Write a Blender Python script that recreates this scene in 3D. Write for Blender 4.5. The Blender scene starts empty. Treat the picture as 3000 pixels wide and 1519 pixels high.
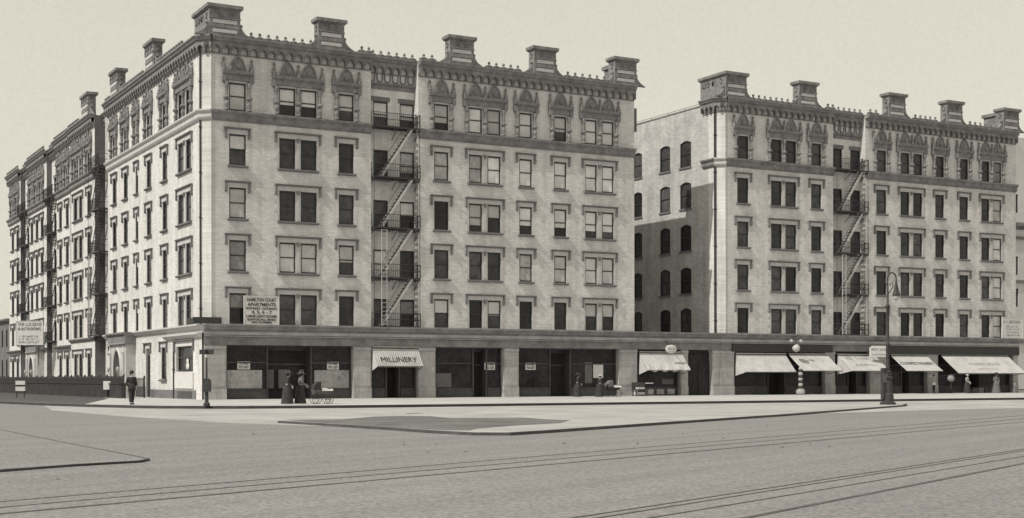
import bpy, math, random
from mathutils import Matrix, Vector
R = math.radians
random.seed(7)
sc = bpy.context.scene
col = sc.collection

# ------------------------------------------------------------------ camera
CAM = Vector((-26.91, -90.19, 1.36)); YAW = 0.507259; ROLL = 0.00158
cam = bpy.data.cameras.new('camera'); camo = bpy.data.objects.new('camera', cam); col.objects.link(camo)
cam.sensor_width = 36; cam.lens = 4092.37 / 3000 * 36
cam.shift_y = 0.1167; cam.clip_end = 3000
_r0 = Vector((math.cos(YAW), -math.sin(YAW), 0)); _v = Vector((math.sin(YAW), math.cos(YAW), 0)); _u0 = Vector((0, 0, 1))
_r = _r0 * math.cos(ROLL) - _u0 * math.sin(ROLL); _u = _u0 * math.cos(ROLL) + _r0 * math.sin(ROLL)
_m = Matrix((_r, _u, -_v)).transposed().to_4x4(); _m.translation = CAM
camo.matrix_world = _m
sc.camera = camo

# ------------------------------------------------------------------ sun + sky
SUNT = Vector((1.0, 0.17, -1.08)).normalized()           # direction the light travels
el = math.asin(-SUNT.z); az = math.atan2(-SUNT.x, -SUNT.y)
sun = bpy.data.lights.new('sun', 'SUN'); sun.energy = 3.6; sun.angle = R(0.5); sun.color = (1, .97, .87)
suno = bpy.data.objects.new('sun', sun); col.objects.link(suno)
suno.rotation_euler = SUNT.to_track_quat('-Z', 'Y').to_euler()
w = bpy.data.worlds.new('World'); sc.world = w; w.use_nodes = True
nt = w.node_tree; nt.nodes.clear()
def wn(t, **k):
    n = nt.nodes.new(t)
    for a, b in k.items(): setattr(n, a, b)
    return n
sky = wn('ShaderNodeTexSky', sky_type='NISHITA', sun_disc=False, sun_elevation=el, sun_rotation=az, dust_density=2.0, air_density=1.0)
bw = wn('ShaderNodeRGBToBW'); pw = wn('ShaderNodeMath', operation='POWER'); pw.inputs[1].default_value = .16
ml = wn('ShaderNodeMath', operation='MULTIPLY'); ml.inputs[1].default_value = 5.0
tc = wn('ShaderNodeTexCoord'); nz = wn('ShaderNodeTexNoise'); nz.inputs['Scale'].default_value = 6; nz.inputs['Detail'].default_value = 6
mr = wn('ShaderNodeMapRange'); mr.inputs[1].default_value = .3; mr.inputs[2].default_value = .7; mr.inputs[3].default_value = .985; mr.inputs[4].default_value = 1.01
ml2 = wn('ShaderNodeMath', operation='MULTIPLY')
nf = wn('ShaderNodeTexNoise'); nf.inputs['Scale'].default_value = 420; nf.inputs['Detail'].default_value = 2
mf = wn('ShaderNodeMapRange'); mf.inputs[1].default_value = .25; mf.inputs[2].default_value = .75; mf.inputs[3].default_value = .965; mf.inputs[4].default_value = 1.035
ml3 = wn('ShaderNodeMath', operation='MULTIPLY')
tint = wn('ShaderNodeVectorMath', operation='SCALE'); tint.inputs[0].default_value = (1.0, .970, .825)
bg = wn('ShaderNodeBackground'); bg.inputs[1].default_value = .118; out = wn('ShaderNodeOutputWorld')
L = nt.links.new
L(sky.outputs[0], bw.inputs[0]); L(bw.outputs[0], pw.inputs[0]); L(pw.outputs[0], ml.inputs[0])
L(tc.outputs['Generated'], nz.inputs['Vector']); L(nz.outputs['Fac'], mr.inputs[0])
L(ml.outputs[0], ml2.inputs[0]); L(mr.outputs[0], ml2.inputs[1]); L(tc.outputs['Generated'], nf.inputs['Vector']); L(nf.outputs['Fac'], mf.inputs[0]); L(ml2.outputs[0], ml3.inputs[0]); L(mf.outputs[0], ml3.inputs[1]); L(ml3.outputs[0], tint.inputs['Scale'])
L(tint.outputs[0], bg.inputs[0]); L(bg.outputs[0], out.inputs[0])
sc.view_settings.view_transform = 'Standard'; sc.view_settings.look = 'None'
sc.view_settings.exposure = 0; sc.view_settings.gamma = 1
sc.cycles.max_bounces = 6; sc.cycles.use_denoising = True

# ------------------------------------------------------------------ materials
def grey(g):
    k = min(1, g / .5)
    a = (1.0, .96, 1.03); b = (1.0, .974, .975)
    return tuple(g * (a[i] * (1 - k) + b[i] * k) for i in range(3)) + (1,)
def mat(name, g, var=.12, scale=1.5, rough=.85, bump=0, fine=14, brick=None, streak=0, metal=0, spec=.3, lo=None, aniso=False, vary=0):
    m = bpy.data.materials.new(name); m.use_nodes = True; t = m.node_tree; b = t.nodes['Principled BSDF']
    b.inputs['Roughness'].default_value = rough; b.inputs['Metallic'].default_value = metal; b.inputs['Specular IOR Level'].default_value = spec
    N = t.nodes.new; l = t.links.new
    geo = N('ShaderNodeNewGeometry')
    n1 = N('ShaderNodeTexNoise'); n1.inputs['Scale'].default_value = scale; n1.inputs['Detail'].default_value = 8; n1.inputs['Roughness'].default_value = .65
    n2 = N('ShaderNodeTexNoise'); n2.inputs['Scale'].default_value = fine; n2.inputs['Detail'].default_value = 4
    l(geo.outputs['Position'], n2.inputs['Vector'])
    if aniso:
        a1 = N('ShaderNodeMapping'); a1.inputs['Rotation'].default_value = (0, 0, -.455)
        a2 = N('ShaderNodeMapping'); a2.inputs['Scale'].default_value = (.35, 5.0, 1)
        l(geo.outputs['Position'], a1.inputs[0]); l(a1.outputs[0], a2.inputs[0])
    if streak:
        mp = N('ShaderNodeMapping'); mp.inputs['Scale'].default_value = (1, 1, streak)
        l(geo.outputs['Position'], mp.inputs[0]); l(mp.outputs[0], n1.inputs['Vector'])
    elif aniso: l(a2.outputs[0], n1.inputs['Vector'])
    else: l(geo.outputs['Position'], n1.inputs['Vector'])
    mx = N('ShaderNodeMath'); mx.operation = 'MULTIPLY_ADD'; mx.inputs[1].default_value = .3 if aniso else .62
    l(n1.outputs['Fac'], mx.inputs[0])
    m2 = N('ShaderNodeMath'); m2.operation = 'MULTIPLY'; m2.inputs[1].default_value = .7 if aniso else .38; l(n2.outputs['Fac'], m2.inputs[0]); l(m2.outputs[0], mx.inputs[2])
    rp = N('ShaderNodeValToRGB'); rp.color_ramp.elements[0].position = .3; rp.color_ramp.elements[1].position = .7
    rp.color_ramp.elements[0].color = grey(g * (1 - var * 2) if lo is None else lo); rp.color_ramp.elements[1].color = grey(g * (1 + var * 1.4))
    l(mx.outputs[0], rp.inputs[0]); src = rp.outputs[0]; bh = n2.outputs['Fac']
    if brick:
        br = N('ShaderNodeTexBrick'); br.inputs['Scale'].default_value = 1
        br.inputs['Brick Width'].default_value = brick[0]; br.inputs['Row Height'].default_value = brick[1]
        br.inputs['Mortar Size'].default_value = brick[2]; br.inputs['Color1'].default_value = (1, 1, 1, 1); br.inputs['Color2'].default_value = (brick[3],) * 3 + (1,); br.inputs['Mortar'].default_value = (.72, .72, .72, 1)
        cx = N('ShaderNodeSeparateXYZ'); l(geo.outputs['Position'], cx.inputs[0])
        ad = N('ShaderNodeMath'); ad.operation = 'ADD'; l(cx.outputs[0], ad.inputs[0]); l(cx.outputs[1], ad.inputs[1])
        cb = N('ShaderNodeCombineXYZ'); l(ad.outputs[0], cb.inputs[0])
        if len(brick) > 4: l(cx.outputs[0], cb.inputs[0]); l(cx.outputs[1], cb.inputs[1])
        else: l(cx.outputs[2], cb.inputs[1])
        l(cb.outputs[0], br.inputs['Vector'])
        mm = N('ShaderNodeMix'); mm.data_type = 'RGBA'; mm.blend_type = 'MULTIPLY'; mm.inputs[0].default_value = 1
        l(src, mm.inputs[6]); l(br.outputs['Color'], mm.inputs[7]); src = mm.outputs[2]
    if brick and len(brick) == 4:
        sm = N('ShaderNodeMapping'); sm.inputs['Scale'].default_value = (1.5, 1.5, .16); n3 = N('ShaderNodeTexNoise'); n3.inputs['Scale'].default_value = 1.0; n3.inputs['Detail'].default_value = 5
        l(geo.outputs['Position'], sm.inputs[0]); l(sm.outputs[0], n3.inputs['Vector'])
        r3 = N('ShaderNodeMapRange'); r3.inputs[1].default_value = .42; r3.inputs[2].default_value = .72; r3.inputs[3].default_value = 1.04; r3.inputs[4].default_value = .85; l(n3.outputs['Fac'], r3.inputs[0])
        v3 = N('ShaderNodeVectorMath'); v3.operation = 'SCALE'; l(src, v3.inputs[0]); l(r3.outputs[0], v3.inputs['Scale']); src = v3.outputs[0]
    if vary:
        oi = N('ShaderNodeObjectInfo'); vm = N('ShaderNodeMapRange'); vm.inputs[3].default_value = .7; vm.inputs[4].default_value = vary; l(oi.outputs['Random'], vm.inputs[0])
        pv = N('ShaderNodeMath'); pv.operation = 'POWER'; pv.inputs[1].default_value = 1.5; l(vm.outputs[0], pv.inputs[0])
        vs = N('ShaderNodeVectorMath'); vs.operation = 'SCALE'; l(src, vs.inputs[0]); l(pv.outputs[0], vs.inputs['Scale']); src = vs.outputs[0]
    l(src, b.inputs['Base Color'])
    if bump:
        bp = N('ShaderNodeBump'); bp.inputs['Strength'].default_value = bump; bp.inputs['Distance'].default_value = .02
        l(bh, bp.inputs['Height']); l(bp.outputs[0], b.inputs['Normal'])
    return m
M = dict(
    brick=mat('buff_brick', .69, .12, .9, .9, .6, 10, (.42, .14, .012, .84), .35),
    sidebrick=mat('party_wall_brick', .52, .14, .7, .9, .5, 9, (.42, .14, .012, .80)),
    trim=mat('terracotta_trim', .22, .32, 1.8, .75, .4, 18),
    orn=mat('terracotta_ornament', .225, .3, 3.0, .7, .4, 22),
    lint=mat('lintel_stone', .175, .16, 2, .75, .3, 16),
    base=mat('base_limestone', .42, .2, .9, .8, .4, 12, (1.2, .45, .012, .92)),
    ledge=mat('ledge_stone', .22, .3, 1.2, .8, .4, 14),
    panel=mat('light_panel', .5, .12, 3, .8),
    frame=mat('dark_sash_paint', .045, .2, 5, .5),
    glass=mat('window_glass', .035, .35, .8, .18, 0, 3, spec=.3, vary=2.0),
    shopglass=mat('shop_glass', .03, .5, .7, .2, 0, 5, spec=.2),
    blind=mat('linen_blind', .72, .16, .9, .6, 0, 9, vary=1.06),
    blindgrey=mat('grey_lace_curtain', .42, .25, 3.0, .7, 0, 14, vary=1.2),  # plain grey tone, shared by curtains, stripes and marks
    paper=mat('whitewashed_pane', .36, .28, 1.6, .7, 0, 9),
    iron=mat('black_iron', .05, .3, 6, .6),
    ironlit=mat('iron_sunlit_tone', .5, .2, 6, .6),  # sunlight on the stairs and ladder put into a paler iron colour
    roof=mat('tar_roof', .1, .2, 1, .9),
    dark=mat('dark_interior', .03, .4, .8, .8, 0, 6),
    wood=mat('dark_wood', .07, .3, 4, .6),
    asphalt=mat('asphalt', .235, .26, .14, .85, 1.0, 17, aniso=True),
    street=mat('dusty_street', .39, .22, .35, .9, .8, 20),
    walk=mat('sidewalk_flags', .48, .1, .35, .85, .3, 16, (1.8, 1.8, .012, .9, 1)),
    darkwalk=mat('dark_pavement', .085, .25, .4, .85, .3, 16),
    kerb=mat('kerb_bluestone', .06, .25, 1, .8),
    kerbl=mat('kerb_worn', .085, .25, 1, .8),
    patch=mat('island_earth', .15, .3, .5, .95, .5, 12),
    rail=mat('worn_rail_steel', .085, .3, 2, .6),
    canvas=mat('white_canvas', .50, .16, 1.1, .85, .2, 14),
    sign=mat('white_board', .60, .08, 3, .7),
    ink=mat('black_lettering', .05, .1, 5, .6),
    inkgrey=mat('faded_lettering', .22, .2, 5, .7),
    skin=mat('skin', .42, .1, 5, .6), hair=mat('dark_hair', .05, .2, 20, .7),
    cloth=mat('dark_wool', .045, .3, 6, .9), clothmid=mat('grey_wool', .15, .25, 6, .9), white=mat('white_cotton', .65, .1, 6, .9),
    globe=mat('milk_glass', .48, .04, 6, .3), stone=mat('white_stone', .6, .12, 2, .8),
    farwall=mat('pale_far_wall', .62, .1, .5, .9), brown=mat('brownstone', .16, .25, .7, .9),
    hedge=mat('areaway_stone', .04, .35, 1.2, .9, .4, 9),
)
# ------------------------------------------------------------------ mesh helpers
class MB:
    def __init__(s, X=None): s.v = []; s.f = []; s.X = X; s.cuts = []
    def vert(s, p):
        p = Vector(p)
        if s.X is not None: p = s.X @ p
        s.v.append(tuple(p)); return len(s.v) - 1
    def poly(s, pts): s.f.append([s.vert(p) for p in pts]); return s
    def box(s, x0, x1, y0, y1, z0, z1):
        i = [s.vert((x, y, z)) for z in (z0, z1) for y in (y0, y1) for x in (x0, x1)]
        for q in ((0, 2, 3, 1), (4, 5, 7, 6), (0, 1, 5, 4), (2, 6, 7, 3), (0, 4, 6, 2), (1, 3, 7, 5)): s.f.append([i[k] for k in q])
        return s
    def extr(s, prof, x0, x1):                     # closed (y,z) profile swept along local x
        a = [s.vert((x0, y, z)) for y, z in prof]; b = [s.vert((x1, y, z)) for y, z in prof]; n = len(prof)
        for k in range(n): s.f.append([a[k], a[(k + 1) % n], b[(k + 1) % n], b[k]])
        s.f.append(a[::-1]); s.f.append(b); return s
    def slab(s, pts, z0, z1):                      # (x,y) polygon extruded in z
        a = [s.vert((x, y, z0)) for x, y in pts]; b = [s.vert((x, y, z1)) for x, y in pts]; n = len(pts)
        for k in range(n): s.f.append([a[k], a[(k + 1) % n], b[(k + 1) % n], b[k]])
        s.f.append(a[::-1]); s.f.append(b); return s
    def plate(s, pts, y0, y1):                     # (x,z) polygon extruded in y
        a = [s.vert((x, y0, z)) for x, z in pts]; b = [s.vert((x, y1, z)) for x, z in pts]; n = len(pts)
        for k in range(n): s.f.append([a[k], b[k], b[(k + 1) % n], a[(k + 1) % n]])
        s.f.append(a); s.f.append(b[::-1]); return s
    def lathe(s, c, prof, n=8, sx=1, sy=1):        # prof: (r,z) from bottom to top
        rings = []
        for r, z in prof:
            rings.append([s.vert((c[0] + r * sx * math.cos(2 * math.pi * k / n), c[1] + r * sy * math.sin(2 * math.pi * k / n), c[2] + z)) for k in range(n)])
        for a, b in zip(rings, rings[1:]):
            for k in range(n): s.f.append([a[k], a[(k + 1) % n], b[(k + 1) % n], b[k]])
        s.f.append(rings[0][::-1]); s.f.append(rings[-1]); return s
    def tube(s, pts, r, n=6, r2=None):
        pts = [Vector(p) for p in pts]; rings = []
        for i, p in enumerate(pts):
            d = (pts[min(i + 1, len(pts) - 1)] - pts[max(i - 1, 0)]).normalized()
            a = d.orthogonal().normalized(); b = d.cross(a)
            rr = r if r2 is None else r + (r2 - r) * i / (len(pts) - 1)
            if i and rings:
                a = (pa - d * pa.dot(d)).normalized(); b = d.cross(a)
            pa = a
            rings.append([s.vert(p + a * rr * math.cos(2 * math.pi * k / n) + b * rr * math.sin(2 * math.pi * k / n)) for k in range(n)])
        for a, b in zip(rings, rings[1:]):
            for k in range(n): s.f.append([a[k], a[(k + 1) % n], b[(k + 1) % n], b[k]])
        s.f.append(rings[0][::-1]); s.f.append(rings[-1]); return s
    def me(s, name, m, smooth=False):
        me = bpy.data.meshes.new(name); me.from_pydata(s.v, [], s.f); me.validate(); me.update()
        me.materials.append(M[m] if isinstance(m, str) else m)
        if smooth: me.polygons.foreach_set('use_smooth', [True] * len(me.polygons))
        return me
    def cut(s): s.cuts.append(len(s.f)); return s     # what follows becomes an object of its own
    def obj(s, name, m, parent=None, loc=None, rot=0, smooth=False):
        cs = sorted({0, *s.cuts, len(s.f)}); first = None
        for a, c in zip(cs, cs[1:]):
            q = MB(); ix = {}
            for f in s.f[a:c]:
                for i in f:
                    if i not in ix: ix[i] = len(q.v); q.v.append(s.v[i])
                q.f.append([ix[i] for i in f])
            o = link(name, q.me(name, m, smooth), parent, loc, rot)
            first = first or o
        return first
def link(name, me, parent=None, loc=None, rot=0):
    o = bpy.data.objects.new(name, me); col.objects.link(o)
    if parent: o.parent = parent
    if loc is not None: o.location = loc
    o.rotation_euler[2] = rot
    return o
def thing(name, label, cat, loc=(0, 0, 0), rot=0, group=None):
    o = bpy.data.objects.new(name, None); col.objects.link(o); o.location = loc; o.rotation_euler[2] = rot
    return tag(o, label, cat, group)
def tag(o, label, cat, group=None):
    o['label'] = label; o['category'] = cat
    if group: o['group'] = group
    return o
def struct(o): o['kind'] = 'structure'; return o
def F(x, y, ang): return Matrix.Translation((x, y, 0)) @ Matrix.Rotation(ang, 4, 'Z')
LEFT = -math.pi / 2                                  # facade turned to face -x: local x runs towards -y

_txt = {}
def text(parent, s, size, loc, rz, m='ink', name='lettering', rx=math.pi / 2, width=None, bold=.0):
    cu = bpy.data.curves.new('t', 'FONT'); cu.body = s; cu.size = size; cu.align_x = 'CENTER'; cu.align_y = 'CENTER'; cu.extrude = .006; cu.offset = bold
    cu.space_line = 1.0
    ob = bpy.data.objects.new('t', cu); col.objects.link(ob)
    dg = bpy.context.evaluated_depsgraph_get(); me = bpy.data.meshes.new_from_object(ob.evaluated_get(dg))
    bpy.data.objects.remove(ob); bpy.data.curves.remove(cu)
    if width:
        xs = [v.co.x for v in me.vertices]; k = width / (max(xs) - min(xs)); c = (max(xs) + min(xs)) / 2
        for v in me.vertices: v.co.x = (v.co.x - c) * k
    me.materials.clear(); me.materials.append(M[m])
    o = link(name, me, parent, loc); o.rotation_euler = (rx, 0, rz); return o

# ------------------------------------------------------------------ ground
def poly_ground(name, pts, z0, z1, m):
    return struct(MB().slab(pts, z0, z1).obj(name, m))
g = MB(); g.poly([(-1500, -1500, -.14), (1500, -1500, -.14), (1500, 1500, -.14), (-1500, 1500, -.14)]); struct(g.obj('road', 'asphalt'))
walk = [(-12.9, 60), (-12.6, 1.1), (-11.3, -8), (-9.8, -14.5), (-7.9, -19.6), (-4.8, -22.1), (.3, -23.3), (5.6, -23.5), (12.5, -23.5), (23.8, -23.7), (40, -23.7), (85, -24.2), (85, 60)]
poly_ground('sidewalk', walk, -.10, 0, 'walk')
# dusty cross street between pavement and traffic island
poly_ground('cross_street', [(-12.0, -10.5), (-13.5, -20), (-13.3, -33), (-12.2, -44), (-10, -50), (24, -42.5), (60, -41), (130, -60), (130, -24.6), (85, -24.6), (12.5, -23.9), (.3, -23.7), (-4.9, -22.5), (-8.2, -19.9), (-10.2, -14.6), (-11.7, -8.2)], -.15, -.136, 'street')
poly_ground('left_sidewalk', [(-12.88, 59.9), (-12.5, 1.2), (-11.1, -8), (-10.2, -12), (-4.2, 8.5), (-3.0, 16), (-3.0, 59.9)], -.02, .004, 'darkwalk')  # darker sheet laid over the left part of the pavement
# kerb : raised dark kerbstone run just outside the pavement
def kerb(name, pts, w, z0, z1, m):
    b = MB(); n = len(pts)
    nr = []
    for i, p in enumerate(pts):
        a = Vector(pts[max(i - 1, 0)]); c = Vector(pts[min(i + 1, n - 1)]); d = (c - a).normalized(); nr.append(Vector((d.y, -d.x)))
    inn = [Vector(p) for p in pts]; outp = [Vector(p) + nn * w for p, nn in zip(pts, nr)]
    poly = [tuple(p) for p in inn] + [tuple(p) for p in outp[::-1]]
    for i in range(n - 1): b.slab([tuple(inn[i]), tuple(outp[i]), tuple(outp[i + 1]), tuple(inn[i + 1])], z0, z1)
    return struct(b.obj(name, m))
kerb('kerb', walk[:-1], .16, -.139, .002, 'kerb')
isl = [(-11.4, -46.9), (-11.05, -51), (-10.85, -54), (-10.8, -57.2), (-10.55, -58.8), (-9.9, -59.3), (-8.4, -58.5), (-6.4, -57.3), (-.4, -53.7), (8, -48.8), (16.3, -43.5), (24.3, -38.4), (27.2, -35.6)]
kb = [(26.9, -35.2), (26.2, -35), (20, -36.3), (5, -38.2), (-5, -40.8), (-10.4, -44.8)]
SH = lambda ps, k: [(CAM.x + (a - CAM.x) * k, CAM.y + (c - CAM.y) * k) for a, c in ps]
isl = SH(isl, 1.045); kb = SH(kb, 1.045)
poly_ground('traffic_island', isl + kb, -.12, -.066, 'street')
kerb('island_kerb', isl, .16, -.139, -.062, 'kerbl')
poly_ground('earth_patch', SH([(-11.2, -47.0), (-10.2, -46.1), (-9.1, -46.4), (-8.3, -45.5), (-6.8, -43.9), (-5.6, -43.6), (-4.9, -44.5), (-5.4, -47.2), (-4.2, -47.6), (-3, -47.9), (-3.3, -50), (-3.2, -51.4), (-4.9, -53.6), (-7.2, -54.9), (-9.2, -56.4), (-10.1, -57.6), (-10.6, -56.8), (-10.75, -54), (-10.9, -51)], 1.045), -.08, -.06, 'patch')
li = [(CAM.x + (a - CAM.x) * 1.075, CAM.y + (c - CAM.y) * 1.075) for a, c in [(-20.6, -45), (-20.7, -60.1), (-20.7, -65.3), (-20.72, -66.3), (-21.0, -66.8), (-22.2, -67.3), (-30, -71.2)]]
poly_ground('left_island', li + [(-40, -60)], -.135, -.103, 'asphalt')
kerb('left_island_kerb', li[:-1] + [(-30, -71.0)], .07, -.139, -.1, 'kerbl')
rails = [((-24.1, -72.2), (17.2, -51.9)), ((-24.2, -73.0), (13.9, -54.75)), ((-24.3, -73.8), (10.8, -57.45)), ((-20.3, -78.0), (-3.46, -69.86)), ((-20.3, -78.75), (-5.64, -71.75)), ((-20.2, -79.7), (-7.4, -73.28)), ((-20.3, -78.25), (-3.46, -70.06))]
rb = MB()
for k, (a, c) in enumerate(rails):
    a = Vector(a); c = Vector(c); d = c - a; a2 = a - d * .35; c2 = c + d * 1.2; nrm = Vector((-d.y, d.x)).normalized() * (.045 if k in (2, 5) else .022)
    rb.slab([tuple(a2 - nrm), tuple(c2 - nrm), tuple(c2 + nrm), tuple(a2 + nrm)], -.139, -.134)
struct(rb.obj('tram_rails', 'rail'))

lt = MB(); rl = random.Random(3)
for k in range(60):
    x = rl.uniform(-26, 40); y = -76 + (x + 26) * .42 + rl.uniform(0, 22); r = rl.uniform(.015, .045); z0 = -.136
    lt.lathe((x, y, z0), [(r, 0), (r * .9, r * .3), (r * .4, r * .55)], 6, 1, rl.uniform(.5, 1))
o = lt.obj('road_dirt', 'brown'); o['kind'] = 'stuff'
for lb, x, y in (('round iron manhole cover in the pale cross street beyond the island', -1.5, -36.0),):
    t = thing('manhole_cover', lb, 'manhole cover', (x, y, -.134), group='manhole covers in the road')
    MB().lathe((0, 0, 0), [(.42, 0), (.42, .012)], 18).obj('ring', 'kerbl', t)
    c_ = MB().lathe((0, 0, .0125), [(.34, 0), (.34, .006)], 18)
    for q in range(-3, 4): c_.box(-.26, .26, q * .085 - .015, q * .085 + .015, .019, .025)
    c_.obj('lid', 'rail', t)

# ------------------------------------------------------------------ window kit (built once, meshes shared)
W = 1.15; WH = 2.05
_cache = {}
def cached(key, fn):
    if key not in _cache: _cache[key] = fn()
    return _cache[key]
def frame_me(w, h, cols):
    b = MB()
    for cxx in cols:
        x0, x1 = cxx - w / 2, cxx + w / 2; t = .075
        b.box(x0, x0 + t, .05, .15, 0, h).box(x1 - t, x1, .05, .15, 0, h).box(x0 + t, x1 - t, .05, .15, 0, t + .02).box(x0 + t, x1 - t, .05, .15, h - t - .03, h)
        b.box(x0 + t, x1 - t, .07, .14, h * .49, h * .49 + .07)
    return b.me('window', 'frame')
def pane_me(w, h, x):
    return MB().box(x - w / 2 + .03, x + w / 2 - .03, .13, .16, .03, h - .03).me('pane', 'glass')
def blind_me(w, h, x, z0, z1, m):
    b = MB(); z0 = max(z0, .1); z1 = min(z1, h - .1); n = 6
    y = lambda k: .115 + .006 * math.sin(k * 2.1)
    for k in range(n):
        xa = x - w / 2 + .075 + (w - .15) * k / n; xb = xa + (w - .15) / n
        b.poly([(xa, y(k), z0), (xb, y(k + 1), z0), (xb, y(k + 1), z1), (xa, y(k), z1)])
    b.box(x - w / 2 + .075, x + w / 2 - .075, .108, .125, z0 - .02, z0 + .03)
    return b.me('blind', m)
def sill_me(w): return MB().extr([(-.2, -.03), (-.2, -.12), (-.12, -.17), (.05, -.17), (.05, 0), (-.05, 0)], -w / 2 - .13, w / 2 + .13).me('sill', 'lint')
def hood_me(w, h, cols):
    b = MB(); x = w / 2 + .3
    b.box(-x, -x + .13, -.13, .04, h - .02, h + .32); b.box(x - .13, x, -.13, .04, h - .02, h + .32)
    b.extr([(-.1, h + .32), (-.17, h + .36), (-.19, h + .43), (.04, h + .43), (.04, h + .32)], -x - .03, x + .03)
    for s in (-1, 1):
        b.plate([(s * x, h - .021), (s * (x - .14), h - .021), (s * (x - .16), h - .26), (s * (x - .09), h - .34), (s * (x + .02), h - .26)][::s], -.14, .0)
    if len(cols) > 1: b.plate([(-.13, h + .02), (-.13, h - .12), (0, h - .28), (.13, h - .12), (.13, h + .02)][::-1], -.13, 0)
    return b.me('hood', 'lint')
def lintel_me(w, h): return MB().box(-w / 2 - .16, w / 2 + .16, -.04, .04, h + .005, h + .315).me('lintel', 'panel')
def mull_me(h, wd=.4): return MB().box(-wd / 2, wd / 2, .0, .16, 0, h).box(-wd / 2 + .1, wd / 2 - .1, -.025, 0, .05, h - .05).me('mullion', 'panel')
def surround_me(w, h, s):
    b = MB(); x = w / 2
    b.box(min(s * x, s * (x + .2)), max(s * x, s * (x + .2)), -.03, .02, 0, h - .38)
    for z in (h * .3, h * .62): b.box(min(s * (x + .2), s * (x + .34)), max(s * (x + .2), s * (x + .34)), -.03, .02, z, z + .2)
    return b.me('jamb', 'panel')
def ornate_me(w, h, cols):
    b = MB(); x = w / 2 + .38; H = h + .12
    b.box(-x + .08, x - .08, -.14, .04, H, H + .35)
    b.extr([(-.14, H + .35), (-.3, H + .43), (-.34, H + .62), (.04, H + .62), (.04, H + .35)], -x - .12, x + .12)
    for s in (-1, 1): b.box(s * x - .13, s * x + .13, -.22, .04, H - .12, H + .349)
    z0 = H + .62
    for c in cols:                                   # ogee gables with a raised rim and boss
        pr = []
        for k in range(9):
            t = k / 8; wd = .5 * math.cos(t * math.pi / 2) ** .62 if t < .8 else .5 * math.cos(.8 * math.pi / 2) ** .62 * (1 - (t - .8) / .2) ** 1.6; pr.append((wd, z0 + 1.02 * t))
        pts = [(c + a, z) for a, z in pr] + [(c - a, z) for a, z in pr[-2::-1]]
        b.plate(pts, -.12, .03)
        for s in (-1, 1): b.tube([(c + s * a, -.15, z) for a, z in pr], .055, 5)
        b.tube([(c, -.2, z0 + .34), (c, -.1, z0 + .34)], .17, 8)
        b.lathe((c, -.1, z0 + 1.0), [(.04, 0), (.1, .06), (.03, .16)], 6)
    ends = [-x, x] + ([0] if len(cols) > 1 else [])
    for e in ends:                                   # pinnacles with ball finials
        b.lathe((e, -.12, z0), [(.17, 0), (.17, .16), (.2, .2), (.12, .26), (.13, .42), (.05, .62), (.1, .7), (.11, .78), (.03, .9)], 6)
    return b.me('hood', 'orn')
def colon_me(h):
    b = MB()
    b.lathe((0, -.12, 0), [(.15, 0), (.15, .1), (.09, .14), (.13, .3), (.15, .42), (.08, .62), (.07, .66)], 8)
    b.lathe((0, -.12, .66), [(.05, 0), (.2, .1), (.22, .2), (.14, .26), (.09, .3), (.09, h - 1.05), (.13, h - 1.0), (.17, h - .8), (.17, h - .66)], 8)
    return b.me('colonnette', 'orn')
def win(parent, x, y, z, rot, cols=(0,), w=W, h=WH, blinds=(), hood='plain', sill=True, jamb=False):
    """cols: centres of the sashes; blinds: one entry per sash: None, a fraction covered from the top, or (fraction, material[, gap])"""
    cols = tuple(cols); tot = w + (cols[-1] - cols[0])
    o = link('window', cached(('f', w, h, cols), lambda: frame_me(w, h, cols)), parent, (x, y, z), rot)
    for i, c in enumerate(cols):
        link('pane', cached(('p', w, h, c), lambda: pane_me(w, h, c)), o)
        bl = blinds[i] if i < len(blinds) else None
        if bl is not None:
            mtl = 'blind'
            if isinstance(bl, tuple): bl, mtl = bl[0], bl[1]
            link('blind', cached(('b', w, h, c, bl, mtl), lambda: blind_me(w, h, c, h * (1 - bl), h, mtl)), o)
    if sill: link('sill', cached(('s', tot), lambda: sill_me(tot)), o)
    if hood == 'plain':
        link('hood', cached(('h', tot, h, cols), lambda: hood_me(tot, h, cols)), o); link('lintel', cached(('l', tot, h), lambda: lintel_me(tot, h)), o)
    elif hood == 'ornate':
        link('hood', cached(('o', tot, h, cols), lambda: ornate_me(tot, h, cols)), o)
        for e in [-tot / 2 - .2, tot / 2 + .2] + ([0] if len(cols) > 1 else []): link('colonnette', cached(('c', h), lambda: colon_me(h)), o, (e, 0, 0))
    elif hood == 'flat': link('hood', cached(('fl', tot, h), lambda: MB().box(-tot / 2 - .15, tot / 2 + .15, -.04, .04, h, h + .32).me('hood', 'lint')), o)
    if len(cols) > 1: link('mullion', cached(('m', h, round(cols[1] - cols[0] - w, 3)), lambda: mull_me(h, cols[1] - cols[0] - w)), o)
    if jamb:
        for sd in (-1, 1): link('jamb', cached(('j', tot, h, sd), lambda: surround_me(tot, h, sd)), o)
    return o

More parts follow.
